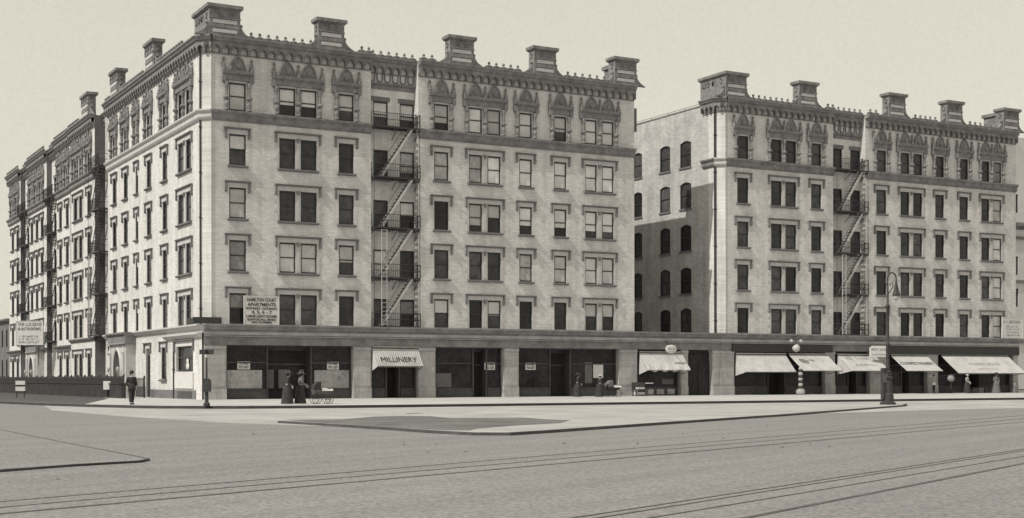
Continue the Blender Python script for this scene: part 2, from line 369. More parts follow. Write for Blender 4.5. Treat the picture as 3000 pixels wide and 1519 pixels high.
# wall sheet with real openings and reveals; X = frame matrix, local x along, y=0 face, outward -y
def wall(b, x0, x1, z0, z1, ops, rev=.17):
    xs = sorted({x0, x1, *[o[0] for o in ops], *[o[1] for o in ops]}); zs = sorted({z0, z1, *[o[2] for o in ops], *[o[3] for o in ops]})
    for i in range(len(xs) - 1):
        for j in range(len(zs) - 1):
            a, c, d, e = xs[i], xs[i + 1], zs[j], zs[j + 1]
            if any(o[0] <= a + 1e-6 and o[1] >= c - 1e-6 and o[2] <= d + 1e-6 and o[3] >= e - 1e-6 for o in ops): continue
            b.poly([(a, 0, d), (c, 0, d), (c, 0, e), (a, 0, e)])
    for a, c, d, e in ops:
        b.poly([(a, 0, d), (a, 0, e), (a, rev, e), (a, rev, d)]); b.poly([(c, 0, d), (c, rev, d), (c, rev, e), (c, 0, e)])
        b.poly([(a, 0, e), (c, 0, e), (c, rev, e), (a, rev, e)]); b.poly([(a, 0, d), (a, rev, d), (c, rev, d), (c, 0, d)])

ROOF = 24.0; BELT = 19.15; LEDGE = 4.98
ROWS = [5.02, 8.55, 12.05, 15.6]                     # sill heights of the four plain storeys
TOPZ, TOPH = 19.22, 1.86
def cornice(b, x0, x1, dz=0):
    b.extr([(0, ROOF + dz), (-.55, ROOF + dz), (-.55, ROOF - .10), (-.47, ROOF - .16), (-.42, ROOF - .28), (-.34, ROOF - .34), (0, ROOF - .34)], x0 - .0, x1 + .0)
    n = max(1, round((x1 - x0) / .64)); p = (x1 - x0) / n
    zt = ROOF - .345; zs = ROOF - .80; zb = ROOF - 1.02; r = p * .36
    for k in range(n):
        c = x0 + p * (k + .5); m = 6
        arc = [(c - r * math.cos(math.pi * t / m), zs + r * math.sin(math.pi * t / m)) for t in range(m + 1)]
        for t in range(m):                           # face above the arch + soffit
            (xa, za), (xb, zb2) = arc[t], arc[t + 1]
            b.poly([(xa, -.3, za), (xb, -.3, zb2), (xb, -.3, zt), (xa, -.3, zt)])
            b.poly([(xa, -.3, za), (xa, -.02, za), (xb, -.02, zb2), (xb, -.3, zb2)])
        b.tube([(q[0], -.31, q[1]) for q in arc], .035, 4)
        for s in (-1, 1):
            xa, xb = (c - p / 2, c - r) if s < 0 else (c + r, c + p / 2)
            b.poly([(xa, -.3, zs), (xb, -.3, zs), (xb, -.3, zt), (xa, -.3, zt)])
        b.box(c + r + .005 - (p if k == 0 and False else 0), c + p - r - .005, -.28, 0, zb, zs - .002) if k < n - 1 else None
        b.lathe((c + p / 2 if k < n - 1 else c, -.15, zb - .12), [(.02, 0), (.09, .06), (.1, .119)], 6) if k < n - 1 else None
    b.box(x0, x0 + p * .14, -.28, 0, zb, zs - .002); b.box(x1 - p * .14, x1, -.28, 0, zb, zs - .002)
    b.extr([(0, zb - .02), (-.06, zb - .02), (-.06, zb - .1), (0, zb - .1)], x0, x1)
def cresting(b, x0, x1):
    b.box(x0, x1, -.34, -.18, ROOF, ROOF + .16)
    n = max(1, round((x1 - x0) / .64)); p = (x1 - x0) / n
    for k in range(n):
        c = x0 + p * (k + .5)
        b.lathe((c, -.26, ROOF + .16), [(.13, 0), (.1, .06), (.05, .13), (.12, .2), (.1, .27), (.02, .34)], 6)
        b.plate([(c - .28, ROOF + .16), (c - .1, ROOF + .24), (c + .1, ROOF + .24), (c + .28, ROOF + .16)][::-1], -.3, -.22)
def belt(b, x0, x1, dz=0):
    b.extr([(.02, BELT + dz), (-.36, BELT + dz), (-.36, BELT - .1), (-.28, BELT - .2), (-.2, BELT - .26), (-.2, BELT - .5), (-.12, BELT - .62), (-.06, BELT - .68), (.02, BELT - .68)], x0, x1)
def ledge(b, x0, x1, d=.0):
    b.extr([(.05, LEDGE), (-.6 - d, LEDGE), (-.6 - d, LEDGE - .12), (-.5 - d, LEDGE - .18), (-.42 - d, LEDGE - .34), (-.24 - d, LEDGE - .42), (-.24 - d, LEDGE - .72), (-.3 - d, LEDGE - .75), (-.3 - d, LEDGE - .82), (-.2 - d, LEDGE - .84), (-.2 - d, LEDGE - 1.36), (.05, LEDGE - 1.36)], x0, x1)
def pier(b, b2, c, wd, depth, h=2.05, off=0):
    """roof pier standing on the cornice: body, stepped cap, arcade band and two light panels"""
    z = ROOF; x0, x1 = c - wd / 2, c + wd / 2; y0 = -.42 + off
    b.box(x0, x1, y0, y0 + depth, z, z + h - .3)
    b.box(x0 - .09, x1 + .09, y0 - .09, y0 + depth + .09, z + h - .3, z + h - .2)
    b.box(x0 - .17, x1 + .17, y0 - .17, y0 + depth + .17, z + h - .22, z + h)
    b.box(x0 - .06, x1 + .06, y0 - .06, y0 + depth + .06, z, z + .12)
    n = 3; p = wd / n
    b.box(x0 - .03, x1 + .03, y0 - .07, y0, z + 1.12, z + 1.2)
    for k in range(n):
        cc = x0 + p * (k + .5); m = 5
        arc = [(cc - .2 * math.cos(math.pi * t / m), z + 1.42 + .2 * math.sin(math.pi * t / m)) for t in range(m + 1)]
        b.tube([(a, y0 - .02, q) for a, q in arc], .045, 4)
        b.box(cc - p / 2 - .03, cc - p / 2 + .03, y0 - .06, y0, z + 1.2, z + 1.7)
    b.box(x0 + .12, x1 - .12, y0 - .05, y0, z + .5, z + .72)
    b2.box(x0 + .22, x1 - .22, y0 - .035, y0, z + .82, z + 1.06); b2.box(x0 + .22, x1 - .22, y0 - .035, y0, z + .2, z + .44)
    yy = y0 + depth
    for s in (-1, 1):                                # curved ramps beside the pier
        e = x1 if s > 0 else x0
        pts = [(e, z), (e + s * .95, z), (e + s * .7, z + .1), (e + s * .4, z + .28), (e + s * .2, z + .5), (e + s * .12, z + .72), (e, z + .78)]
        b.plate(pts if s < 0 else pts[::-1], y0 + .1, y0 + .36)
        b.lathe((e + s * .12, y0 + .23, z + .76), [(.12, 0), (.13, .08), (.03, .16)], 6)
def side_arcade(b, x, y0, y1, s, z):                 # small arches on the flank of a pier
    n = 3; p = (y1 - y0) / n
    if y1 - y0 < 1: n = 1; p = y1 - y0
    for k in range(n):
        cc = y0 + p * (k + .5)
        arc = [(cc - .18 * math.cos(math.pi * t / 5), z + 1.42 + .18 * math.sin(math.pi * t / 5)) for t in range(6)]
        b.tube([(x, a, q) for a, q in arc], .05, 4)
        b.box(x - .05, x + .05, cc - .12, cc + .12, z + 1.2, z + 1.42)

# sash states for the front of the corner building, rows from the first floor up:  per window, per sash
B_, G_ = 'blind', 'blindgrey'
SA = {
 'a1': [[(.45, G_)], [(.97, G_)], [(.97, B_)], [(.45, B_)], [(.97, B_)]],
 'a2': [[None, None], [(.97, B_), (.97, B_)], [None, None], [None, None], [(.60, B_), (.60, B_)]],
 'a3': [[None], [(.56, B_)], [None], [None], [(.6, B_)]],
 'r1': [[None], [(.97, B_)], [None], [None], [(.56, B_)]],
 'r2': [[(.5, G_)], [None], [(.5, B_)], [(.7, G_)], [(.6, B_)]],
 'b1': [[(.5, B_)], [None], [None], [(.97, G_)], [(.7, B_)]],
 'b2': [[None, (.52, B_)], [None, None], [(.75, B_), (.45, B_)], [(.97, G_), (.97, B_)], [(.97, B_), (.97, B_)]],
 'b3': [[None], [(.97, G_)], [(.66, B_)], [(.97, B_)], [(.97, B_)]],
 'b4': [[None], [(.97, B_)], [(.66, B_)], [(.97, B_)], [(.6, B_)]],
 'b5': [[(.5, B_), (.5, B_)], [(.97, B_), (.97, B_)], [(.72, B_), (.72, B_)], [(.97, B_), (.97, B_)], [(.97, B_), (.97, B_)]],
}
PAIR = (-.77, .77)
# (key, centre, sash centres, sash width)
FRONT1 = [('a1', 2.33, (0,), 1.15), ('a2', 6.58, PAIR, 1.15), ('a3', 10.1, (0,), 1.12)]
FRONT2 = [('b1', 17.43, (0,), 1.14), ('b2', 20.97, PAIR, 1.08), ('b3', 24.4, (0,), 1.08), ('b4', 27.4, (0,), 1.08), ('b5', 30.9, PAIR, 1.06)]
RECESS = [('r1', 12.95, (0,), 1.12), ('r2', 15.0, (0,), 1.12)]

def openings(spec, top_h=TOPH, first=True):
    ops = []
    for k, c, cols, w in spec:
        hw = (cols[-1] - cols[0] + w) / 2
        for r, z in enumerate(ROWS): ops.append((c - hw, c + hw, z, z + (2.1 if r == 0 else WH)))
        ops.append((c - hw, c + hw, TOPZ, TOPZ + top_h))
    return ops
def fill(parent, spec, ox, oy, ang, states, top='ornate', plain='plain', dz=0):
    for k, c, cols, w in spec:
        for r in range(5):
            p = Vector((ox, oy, 0)) + Matrix.Rotation(ang, 3, 'Z') @ Vector((c, 0, 0))
            st = states(k, r)
            z = (ROWS[r] if r < 4 else TOPZ) + dz
            win(parent, p.x, p.y, z, ang, cols, w, WH if r < 4 else TOPH, st, (plain if r < 4 else top), sill=(0 < r < 4), jamb=(len(cols) > 1 and r < 4 and plain == 'plain'))

def drainpipe(parent, x, y, z0, z1):
    b = MB().tube([(x, y, z0), (x, y, z1)], .055, 6)
    for z in range(int(z0) + 2, int(z1), 3): b.box(x - .09, x + .09, y - .07, y + .07, z, z + .06)
    return b.obj('drainpipe', 'iron', parent)

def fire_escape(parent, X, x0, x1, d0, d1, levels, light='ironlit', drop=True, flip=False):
    """platforms between local x0..x1, from wall y=d0 out to y=d1; stairs between levels"""
    pl = MB(X)
    for z in levels:
        pl.cut(); pl.box(x0, x1, d1, d1 + .05, z - .12, z); pl.box(x0, x1, d0 - .06, d0 - .01, z - .12, z)
        n = int((d0 - d1) / .12)
        for k in range(n): pl.box(x0, x1, d1 + .06 + k * .12, d1 + .11 + k * .12, z - .05, z - .01)
        for xx in (x0, (x0 + x1) / 2, x1 - .05):
            pl.box(xx, xx + .05, d1, d0, z - .17, z - .12)
            pl.tube([(xx + .02, d1 + .1, z - .15), (xx + .02, d0, z - .8)], .025, 4)
    hang = MB(X)                                     # two slender hanger rods tie the platforms together
    for xx in (x0 + .03, x1 - .03): hang.tube([(xx, d1 + .03, levels[0] - .1), (xx, d1 + .03, levels[-1] + .9)], .02, 4)
    fe = hang.obj('fire_escape', 'iron', parent)
    pl.obj('platform', 'iron', fe)
    for z in levels:
        r = MB(X)
        for zz in (z + .45, z + .9): r.tube([(x0, d0, zz), (x0, d1, zz), (x1, d1, zz), (x1, d0, zz)], .022, 4)
        n = int((x1 - x0) / .16)
        for k in range(n + 1):
            xx = x0 + (x1 - x0) * k / n; r.box(xx - .01, xx + .01, d1 - .01, d1 + .01, z, z + .9)
        for yy in (d1, (d0 + d1) / 2):
            for xx in (x0, x1): r.box(xx - .02, xx + .02, yy - .02, yy + .02, z, z + .95)
        r.obj('railing', 'iron', fe)
    for z, z2 in zip(levels, levels[1:]):
        s = MB(X); a, c = x0 + .55, x1 - .6
        if flip: a, c = c, a
        for yy in (d1 + .12, d1 + .62):
            s.plate([(a, z), (a + .2, z), (c + .2, z2), (c, z2)] if not flip else [(a, z), (c, z2), (c + .14, z2), (a + .14, z)], yy - .02, yy + .02)
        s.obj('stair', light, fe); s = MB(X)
        for k in range(1, 14):
            t = k / 14; xx = a + (c - a) * t; zz = z + (z2 - z) * t
            s.box(xx - .06, xx + .12, d1 + .145, d1 + .595, zz - .015, zz + .015)
        s.plate([(a, z), (a + .06, z), (c + .06, z2), (c, z2)] if not flip else [(a, z), (c, z2), (c + .06, z2), (a + .06, z)], d1 + .36, d1 + .38)
        s.obj('treads', 'iron', fe)
        h = MB(X); h.tube([(a, d1 + .08, z + .85), (c, d1 + .08, z2 + .85)], .018, 4); h.obj('handrail', 'iron', fe)
    if drop:
        b = MB(X); zt = levels[2]
        for xx in (x0 + .55, x0 + .95): b.box(xx - .02, xx + .02, d1 - .08, d1 - .04, levels[0] - .3 if levels[0] > 5.5 else levels[0], zt - .2)
        for k in range(int((zt - levels[0]) / .3)): b.box(x0 + .56, x0 + .94, d1 - .075, d1 - .045, levels[0] + .1 + k * .3, levels[0] + .13 + k * .3)
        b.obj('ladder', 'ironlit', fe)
    return fe

# ------------------------------------------------------------------ a front block (shared by the two front buildings)
def front_block(A, X0, states, top_shift=0):
    Xm = F(X0, 0, 0)
    b = MB(Xm)
    wall(b, .52, 11.96, LEDGE - .02, ROOF - .1, openings(FRONT1)); b.cut()
    wall(b, 15.6, 34.1, LEDGE - .02, ROOF - .1, openings(FRONT2))
    b.obj('front_wall', 'brick', A)
    b = MB(F(X0, .6, 0)); wall(b, 11.96, 15.6, LEDGE - .14, ROOF - .1, [(a, c, d - .12, e - .12) for a, c, d, e in openings(RECESS)]); b.obj('recessed_wall', 'brick', A)
    b = MB(Xm)
    b.poly([(11.96, 0, LEDGE - .02), (11.96, .6, LEDGE - .02), (11.96, .6, ROOF - .1), (11.96, 0, ROOF - .1)]); b.cut()
    b.poly([(15.6, 0, LEDGE - .02), (15.6, 0, ROOF - .1), (15.6, .6, ROOF - .1), (15.6, .6, LEDGE - .02)])
    b.obj('recess_cheek', 'brick', A)
    b = MB(Xm)                                       # chamfered corner pilaster, joints marked by two thin roll mouldings
    b.poly([(0, .52, LEDGE - .02), (.52, 0, LEDGE - .02), (.52, 0, ROOF - .1), (0, .52, ROOF - .1)])
    b.tube([(.53, -.01, LEDGE), (.53, -.01, ROOF - 1)], .04, 5)
    b.obj('corner_pilaster', 'brick', A)
    # cornices
    c = MB(Xm); cornice(c, .52, 11.96); c.cut(); cornice(c, 15.6, 34.1 - .0); c.obj('cornice', 'trim', A)
    c = MB(F(X0, .6, 0)); cornice(c, 11.96, 15.6, -.003); c.obj('cornice', 'trim', A)
    c = MB(F(X0, .6, 0))                             # pendant panel frieze under the recess cornice
    for k in range(6):
        cc = 12.28 + k * .6
        c.tube([(cc - .2, -.06, ROOF - 1.15), (cc - .2, -.06, ROOF - 1.5), (cc - .1, -.06, ROOF - 1.66), (cc + .1, -.06, ROOF - 1.66), (cc + .2, -.06, ROOF - 1.5), (cc + .2, -.06, ROOF - 1.15)], .05, 5)
    c.extr([(0, ROOF - 1.72), (-.2, ROOF - 1.72), (-.2, ROOF - 1.82), (-.1, ROOF - 1.9), (0, ROOF - 1.9)], 11.96, 15.6)
    c.box(11.96, 15.6, -.04, .0, ROOF - 2.2, ROOF - 1.9)
    c.obj('frieze', 'trim', A)
    c = MB(Matrix.Translation((X0, .52, 0)) @ Matrix.Rotation(-math.pi / 4, 4, 'Z')); cornice(c, -.18, .92, .004); c.obj('corner_cornice', 'orn', A)
    c = MB(Matrix.Translation((X0, .52, 0)) @ Matrix.Rotation(-math.pi / 4, 4, 'Z')); belt(c, -.12, .86, .004); c.obj('corner_belt', 'panel', A)
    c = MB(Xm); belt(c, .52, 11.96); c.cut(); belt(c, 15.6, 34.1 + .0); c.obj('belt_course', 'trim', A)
    c = MB(Xm); [(cresting(c, a, e), c.cut()) for a, e in ((2.9, 7.7), (10.9, 11.96), (15.6, 16.9), (20.9, 23.9), (27.6, 31.5))]; c.obj('cresting', 'orn', A)
    c = MB(F(X0, .6, 0)); cresting(c, 11.96, 15.6); c.obj('cresting', 'orn', A)
    for cx_, wd, dp in ((1.35, 2.1, 3.4), (8.85, 1.9, .8), (18.9, 1.95, .8), (25.85, 1.9, .8), (33.05, 2.0, .9)):
        p1, p2 = MB(Xm), MB(Xm); pier(p1, p2, cx_, wd, dp); side_arcade(p1, cx_ - wd / 2 - .02, -.35, dp - .5, -1, ROOF)
        if cx_ > 30: p1.box(33.35, 34.05, .5, 3.1, ROOF - .2, ROOF + 1.75); p1.box(33.2, 34.2, .7, 3.25, ROOF + 1.751, ROOF + 2.04)
        if cx_ < 2: side_arcade(p1, cx_ - wd / 2 - .02, .9, dp - .5, -1, ROOF)
        o = p1.obj('roof_pier', 'trim', A); p2.obj('panel', 'panel', o)
    # body behind the facade
    b = MB(Xm)
    b.box(.26, 34.1, 1.6, 29, .01, 3.9); b.box(.26, 34.1, 1.2, 29, 3.901, ROOF - .35); b.box(.26, 11.9, .26, 1.199, 3.901, ROOF - .36); b.box(15.66, 34.1, .26, 1.199, 3.901, ROOF - .36); b.box(33.9, 34.1, .3, 1.599, .01, 3.9)
    b.obj('rear_block', 'sidebrick', A)
    b = MB(Xm); b.box(.3, 11.9, .02, 29, ROOF - .34, ROOF - .2); b.box(15.65, 34.08, .02, 29.01, ROOF - .341, ROOF - .2); b.box(11.905, 15.645, .65, 29, ROOF - .342, ROOF - .2); b.obj('roof', 'roof', A)
    fill(A, FRONT1, X0, 0, 0, states); fill(A, FRONT2, X0, 0, 0, states)
    fill(A, RECESS, X0, .6, 0, states, 'flat', None, -.12)
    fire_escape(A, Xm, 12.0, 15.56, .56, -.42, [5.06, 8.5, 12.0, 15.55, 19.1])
    drainpipe(A, X0 + .0 - .06, .5, LEDGE, ROOF - .4)

# ------------------------------------------------------------------ corner building
A = thing('apartment_building', 'tall buff brick apartment block on the street corner, big white lettered sign on its ledge', 'apartment building', group='six storey apartment blocks')
front_block(A, 0, lambda k, r: SA[k][r])
# street-side wall (faces left)
def LX(y0): return F(0, y0, LEFT)                    # local x = y0 - y
def L_at(y): return -y
LSPEC = [('p', -4.33, (-.95, .95), 1.35), ('s', -9.4, (0,), 1.3), ('s', -13.8, (0,), 1.35), ('n', -17.4, (0,), .8), ('s', -20.9, (0,), 1.35), ('s', -24.6, (0,), 1.35)]
lstate = lambda k, r: [(.3, B_)] if k == 'n' else [None, None]
b = MB(F(0, 0, LEFT)); wall(b, -26.9, -.52, LEDGE - .02, ROOF - .1, openings(LSPEC)); b.obj('street_side_wall', 'brick', A)
fill(A, LSPEC, 0, 0, LEFT, lstate)
c = MB(F(0, 0, LEFT)); cornice(c, -26.9, -.52); c.obj('cornice', 'orn', A)
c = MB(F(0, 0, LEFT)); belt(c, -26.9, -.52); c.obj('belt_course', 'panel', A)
c = MB(F(0, 0, LEFT)); [(cresting(c, a, e), c.cut()) for a, e in ((-10.6, -3.8), (-20.9, -14.3), (-26.9, -25))]; c.obj('cresting', 'orn', A)
for y in (12.0, 23.0):
    p1, p2 = MB(F(0, 0, LEFT)), MB(F(0, 0, LEFT)); pier(p1, p2, -y, 2.3, .65); side_arcade(p1, -y + 1.17, -.35, .15, 1, ROOF)
    o = p1.obj('roof_pier', 'orn', A); p2.obj('panel', 'panel', o)
b = MB(F(.9, 0, LEFT)); LR = [('s', -28.3, (0,), 1.0), ('s', -30.1, (0,), 1.0)]
wall(b, -31.2, -26.9, 0, ROOF - .1, openings(LR)); b.obj('recessed_wall', 'brick', A)
fill(A, LR, .9, 0, LEFT, lambda k, r: [None], 'flat', None)
b = MB(); b.poly([(0, 26.9, 0), (.9, 26.9, 0), (.9, 26.9, ROOF - .1), (0, 26.9, ROOF - .1)]); b.box(.95, 12, 26.95, 31.1, .2, ROOF - .4); b.obj('recess_cheek', 'brick', A)
c = MB(F(.9, 0, LEFT)); cornice(c, -31.2, -26.9, -.003); c.obj('cornice', 'orn', A)
c = MB(F(.9, 0, LEFT)); cresting(c, -31.2, -26.9); c.obj('cresting', 'orn', A)
fire_escape(A, F(0, 0, LEFT), -31.0, -27.0, .85, -.75, [5.06, 8.5, 12.0, 15.55, 19.1], light='iron')
MB().box(34.1, 34.55, .3, 1.2, 20.6, 22.4).lathe((34.32, .75, 22.4), [(.25, 0), (.28, .1), (.1, .2)], 8).obj('flue', 'brown', A)

# ground storey, street side : stone wall with openings, door, shop window, gothic porch
ZO = 3.62
gops = [(-6.0, -1.9, 1.86, 3.6), (-9.86, -8.5, 1.35, ZO), (-14.2, -12.9, .02, ZO), (-25.6, -24.3, 1.2, ZO)]
b = MB(F(-.15, 0, LEFT)); wall(b, -26.9, .15, 0, LEDGE - .6, gops, .3); b.obj('ground_floor_wall', 'brick', A)
b = MB(F(-.15, 0, LEFT))
b.extr([(-.0, LEDGE), (-.35, LEDGE), (-.35, LEDGE - .1), (-.25, LEDGE - .2), (-.12, LEDGE - .34), (0, LEDGE - .36)], -26.9, .14)
b.extr([(-.0, 4.42), (-.35, 4.42), (-.35, 4.32), (-.2, 4.2), (-.14, 4.12), (0, 4.1)], -8.5, .15)
b.box(-26.9, .149, 0, .16, LEDGE - .6, LEDGE - .02)
MB(F(-.15, 0, LEFT)).box(-26.9, -14.3, -.05, .0, 0, .8).cut().box(-12.85, -1.2, -.05, .0, 0, .6).obj('plinth', 'lint', A)
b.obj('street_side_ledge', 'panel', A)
for (x, w_, h_, z_) in ((-9.18, 1.36, 2.27, 1.35), (-24.95, 1.3, 2.42, 1.2)):
    win(A, -.15, -x, z_, LEFT, (0,), w_, h_, [None], 'plain', True)
d = MB(F(-.15, 0, LEFT)); d.box(-14.2, -12.9, .12, .18, .02, 3.0); d.box(-14.2, -12.9, .1, .14, 3.0, 3.1); d.box(-14.05, -13.05, .09, .12, .4, 1.4); d.box(-14.05, -13.05, .09, .12, 1.6, 2.8)
do = d.obj('side_door', 'dark', A); MB(F(-.15, 0, LEFT)).box(-14.2, -12.9, .13, .17, 3.1, ZO).obj('transom', 'glass', do)
link('hood', hood_me(1.3, ZO, (0,)), A, (-.15, 13.55, 0), LEFT)
# shop window round the corner
s = MB(F(-.15, 0, LEFT)); s.box(-6, -1.9, .16, .24, 1.86, 1.98).box(-6, -1.9, .16, .24, 2.78, 2.9).box(-6, -1.9, .16, .24, 3.5, 3.6).box(-6, -5.9, .16, .24, 1.98, 3.5).box(-2, -1.9, .16, .24, 1.98, 3.5)
so = s.obj('shop_window', 'frame', A); MB(F(-.15, 0, LEFT)).box(-5.95, -1.95, .24, .27, 1.9, 3.55).obj('pane', 'shopglass', so)
q = MB(F(-.15, 0, LEFT)); q.lathe((-3.9, .2, 2.0), [(.02, 0), (.3, .08), (.42, .3), (.2, .46), (.3, .62), (.06, .85)], 10, 1, .1); q.obj('emblem', 'sign', so)
MB(F(-.15, 0, LEFT)).box(-6.1, -1.7, -.10, -.002, .72, 1.8).obj('panel', 'stone', so)
MB(F(-.15, 0, LEFT)).box(-5.5, -2.0, -.08, -.051, .08, .52).obj('cellar_hatch', 'kerbl', A)
link('hood', hood_me(4.1, 3.6, (0,)), A, (-.15, 3.95, 0), LEFT)
drainpipe(A, -.24, 6.35, 0, 4.0)

def porch(parent, y0, y1, p=.75, x=-.15):
    """projecting gothic entrance: local x = -y"""
    X = F(x, 0, LEFT); b = MB(X); H = 4.05; c = -(y0 + y1) / 2; r = 1.15; zs = 2.35
    arc = [(c - r, 0), (c - r, zs)]
    for k in range(1, 8):
        t = k / 8; a = r * math.cos(t * math.pi / 2) ; z = zs + 1.25 * math.sin(t * math.pi / 2) ** .85; arc.append((c - a * (1 - .1 * math.sin(t * 3.14)), z))
    arc.append((c, zs + 1.32)); arc += [(2 * c - a, z) for a, z in arc[-2::-1]]
    x0, x1 = -y1, -y0
    top = [(a, z) for a, z in arc]
    for (xa, za), (xb, zb) in zip(top, top[1:]):
        if abs(xa - xb) > 1e-6: b.poly([(xa, -p, za), (xb, -p, zb), (xb, -p, H), (xa, -p, H)])
        b.poly([(xa, -p, za), (xa, -.02, za), (xb, -.02, zb), (xb, -p, zb)])
    b.poly([(x0, -p, 0), (c - r, -p, 0), (c - r, -p, H), (x0, -p, H)]); b.poly([(c + r, -p, 0), (x1, -p, 0), (x1, -p, H), (c + r, -p, H)])
    b.poly([(x0, 0, 0), (x0, -p, 0), (x0, -p, H), (x0, 0, H)]); b.poly([(x1, -p, 0), (x1, 0, 0), (x1, 0, H), (x1, -p, H)])
    for rr in (0, .18, .36):
        sc_ = 1 + rr * .8
        b.tube([(c + (a - c) * sc_, -p - .05 + rr * .1, z * (1 + rr * .12) if z > 0 else 0) for a, z in arc], .06, 5)
    for s in (-1, 1):
        e = c + s * 2.15; b.box(e - .2, e + .2, -p - .14, -p, 0, 3.4); b.lathe((e, -p - .05, 3.4), [(.22, 0), (.1, .3), (.02, .62)], 6)
    o = b.obj('porch', 'panel', parent)
    e = MB(X); e.extr([(0, H + .9), (-p - .3, H + .9), (-p - .3, H + .78), (-p - .1, H + .6), (-p - .1, H + .12), (-p - .22, H), (0, H)], x0 - .15, x1 + .15); e.obj('entablature', 'ledge', o)
    e = MB(X); e.box(c - r, c + r, -.32, -.27, .0, zs + 1.34); e.obj('doorway', 'dark', o)
    e = MB(X)
    for s in (-1, 1):
        e.cut(); e.lathe((c + s * 1.55, -p - .35, 1.9), [(.04, 0), (.08, .08), (.11, .2), (.11, .32), (.03, .42)], 8)
        e.tube([(c + s * 1.55, -p, 1.7), (c + s * 1.55, -p - .3, 1.75), (c + s * 1.55, -p - .35, 1.92)], .025, 4)
    e.obj('lantern', 'globe', o)
    st = MB(X)
    for k in range(3): st.box(c - 1.4, c + 1.4, -p - .9 + k * .3, -p + k * .3 + (.02 if k < 2 else -.62), 0 if k == 0 else k * .16, (k + 1) * .16)
    return o
porch(A, 17.25, 22.6)

# ground storey, avenue side
ZT = 3.62
def store_base(parent, X0, piers, xend, x_start):
    b = MB(F(X0, -.15, 0))
    for (a, c) in piers:
        b.cut(); b.box(a, c, 0, .5, 0, ZT); b.box(a - .0, c + .0, -.06, .0, 0, .72)
        b.box(a + .1, c - .1, -.03, 0, .84, ZT - .35)
        b.extr([(-.03, ZT - .3), (-.1, ZT - .22), (-.1, ZT - .1), (0, ZT - .1), (0, ZT - .3)], a + .02, c - .02)
    b.obj('shopfront_pier', 'base', parent)
    c = MB(F(X0, 0, 0)); ledge(c, x_start, xend); c.obj('shop_cornice', 'ledge', parent)
    MB(F(X0, 0, 0)).box(x_start, xend, -.345, -.3, LEDGE - .80, LEDGE - .765).box(x_start, xend, -.25, -.24, LEDGE - .7, LEDGE - .48).obj('fillet', 'base', parent)
def shop(parent, x0, x1, doorx=None, y=.25, m='shopglass', panels=(), transom=True, grey=()):
    """glazed shopfront between two piers: bulkhead, glass, mullions, door bay, whitewashed lower panes"""
    b = MB(); zb = .62
    segs = [(x0, x1)] if doorx is None else [(x0, doorx[0]), (doorx[1], x1)]
    b.box(x0, x1, y - .02, y + .06, ZT - .1, ZT); b.box(x0, x0 + .1, y - .02, y + .08, .0, ZT - .1); b.box(x1 - .1, x1, y - .02, y + .08, .0, ZT - .1)
    for a, c in segs:
        b.box(a + .1, c - .1, y - .04, y + .1, 0, zb); b.box(a + .1, c - .1, y - .07, y + .1, zb, zb + .07); b.box(a + .1, c - .1, y - .01, y + .05, 2.42, 2.5)
        b.box(a + .3, c - .3, y - .06, y - .04, .12, .5)
    if doorx:
        for e in doorx: b.box(e - .06, e + .06, y - .02, y + .9, 0, ZT - .1)
        b.box(doorx[0], doorx[1], y + .7, y + .72, 3.3, ZT - .1)
        b.box(doorx[0] + .06, doorx[1] - .06, y + .8, y + .9, 2.3, 2.42)
    o = b.obj('shopfront', 'wood', parent)
    gl = MB()
    for a, c in segs: gl.box(a + .1, c - .1, y + .06, y + .09, zb, ZT - .1); gl.cut()
    gl.obj('pane', m, o)
    if doorx:
        d = MB(); d.box(doorx[0] + .06, doorx[1] - .06, y + .9, y + .95, 0, ZT - .1); d.box(doorx[0] + .3, doorx[0] + .42, y + .82, y + .9, .9, 1.2); d.obj('entrance', 'dark', o)
    for (a, c, z0, z1, mm) in panels: MB().box(a, c, y + .045, y + .059, z0, z1).obj('window_backing', mm, o)
    return o
A_PIERS = [(-.02, 1.5), (10.55, 11.9), (15.5, 16.86), (22.44, 23.7), (32.55, 34.25)]
store_base(A, 0, A_PIERS, 34.25, -.02)
shop(A, 1.5, 10.55, (4.45, 7.6), panels=[(1.68, 4.1, .72, 1.95, 'paper'), (7.85, 10.4, .72, 1.95, 'paper')])
for x0, x1 in ((4.75, 5.15), (5.5, 6.3), (7.0, 7.35)): MB().box(x0, x1, .95, 1.12, .72, 2.0).obj('door_panel', 'clothmid', A)
shop(A, 11.9, 15.5, (13.2, 14.2))
shop(A, 16.86, 22.44, (20.1, 21.2), panels=[(17.1, 18.35, .74, 1.75, 'clothmid')])
shop(A, 23.7, 32.55, (26.6, 28.4), panels=[(29.75, 30.4, 1.0, 2.6, 'clothmid'), (30.5, 31.4, 1.4, 2.5, 'sign')])

# ------------------------------------------------------------------ one storey shop in the gap
S = thing('corner_shop', 'low one storey shop filling the gap between the two tall brick blocks', 'shop')
store_base(S, 0, [(38.4, 39.1), (41.5, 42.2)], 42.2, 34.27)
MB().box(34.3, 42.15, 1.6, 10, 0, 4.7).obj('rear_block', 'sidebrick', S)
shop(S, 34.3, 38.4, panels=[(36.9, 38.0, .9, 1.3, 'clothmid')])
for k in range(3): MB().box(35.3 + k * 1.0, 36.0 + k * 1.0, .13, .185, .1, .52).obj('bulkhead_panel', 'paper', S)
d = MB(); d.box(39.1, 41.5, .3, .36, 0, ZT); d.box(39.1, 40.2, .24, .3, 0, 2.7); d.box(40.4, 41.5, .24, .3, 0, 2.7); d.box(39.9, 41.3, .2, .24, 3.2, 3.32)
d.obj('doorway', 'dark', S)

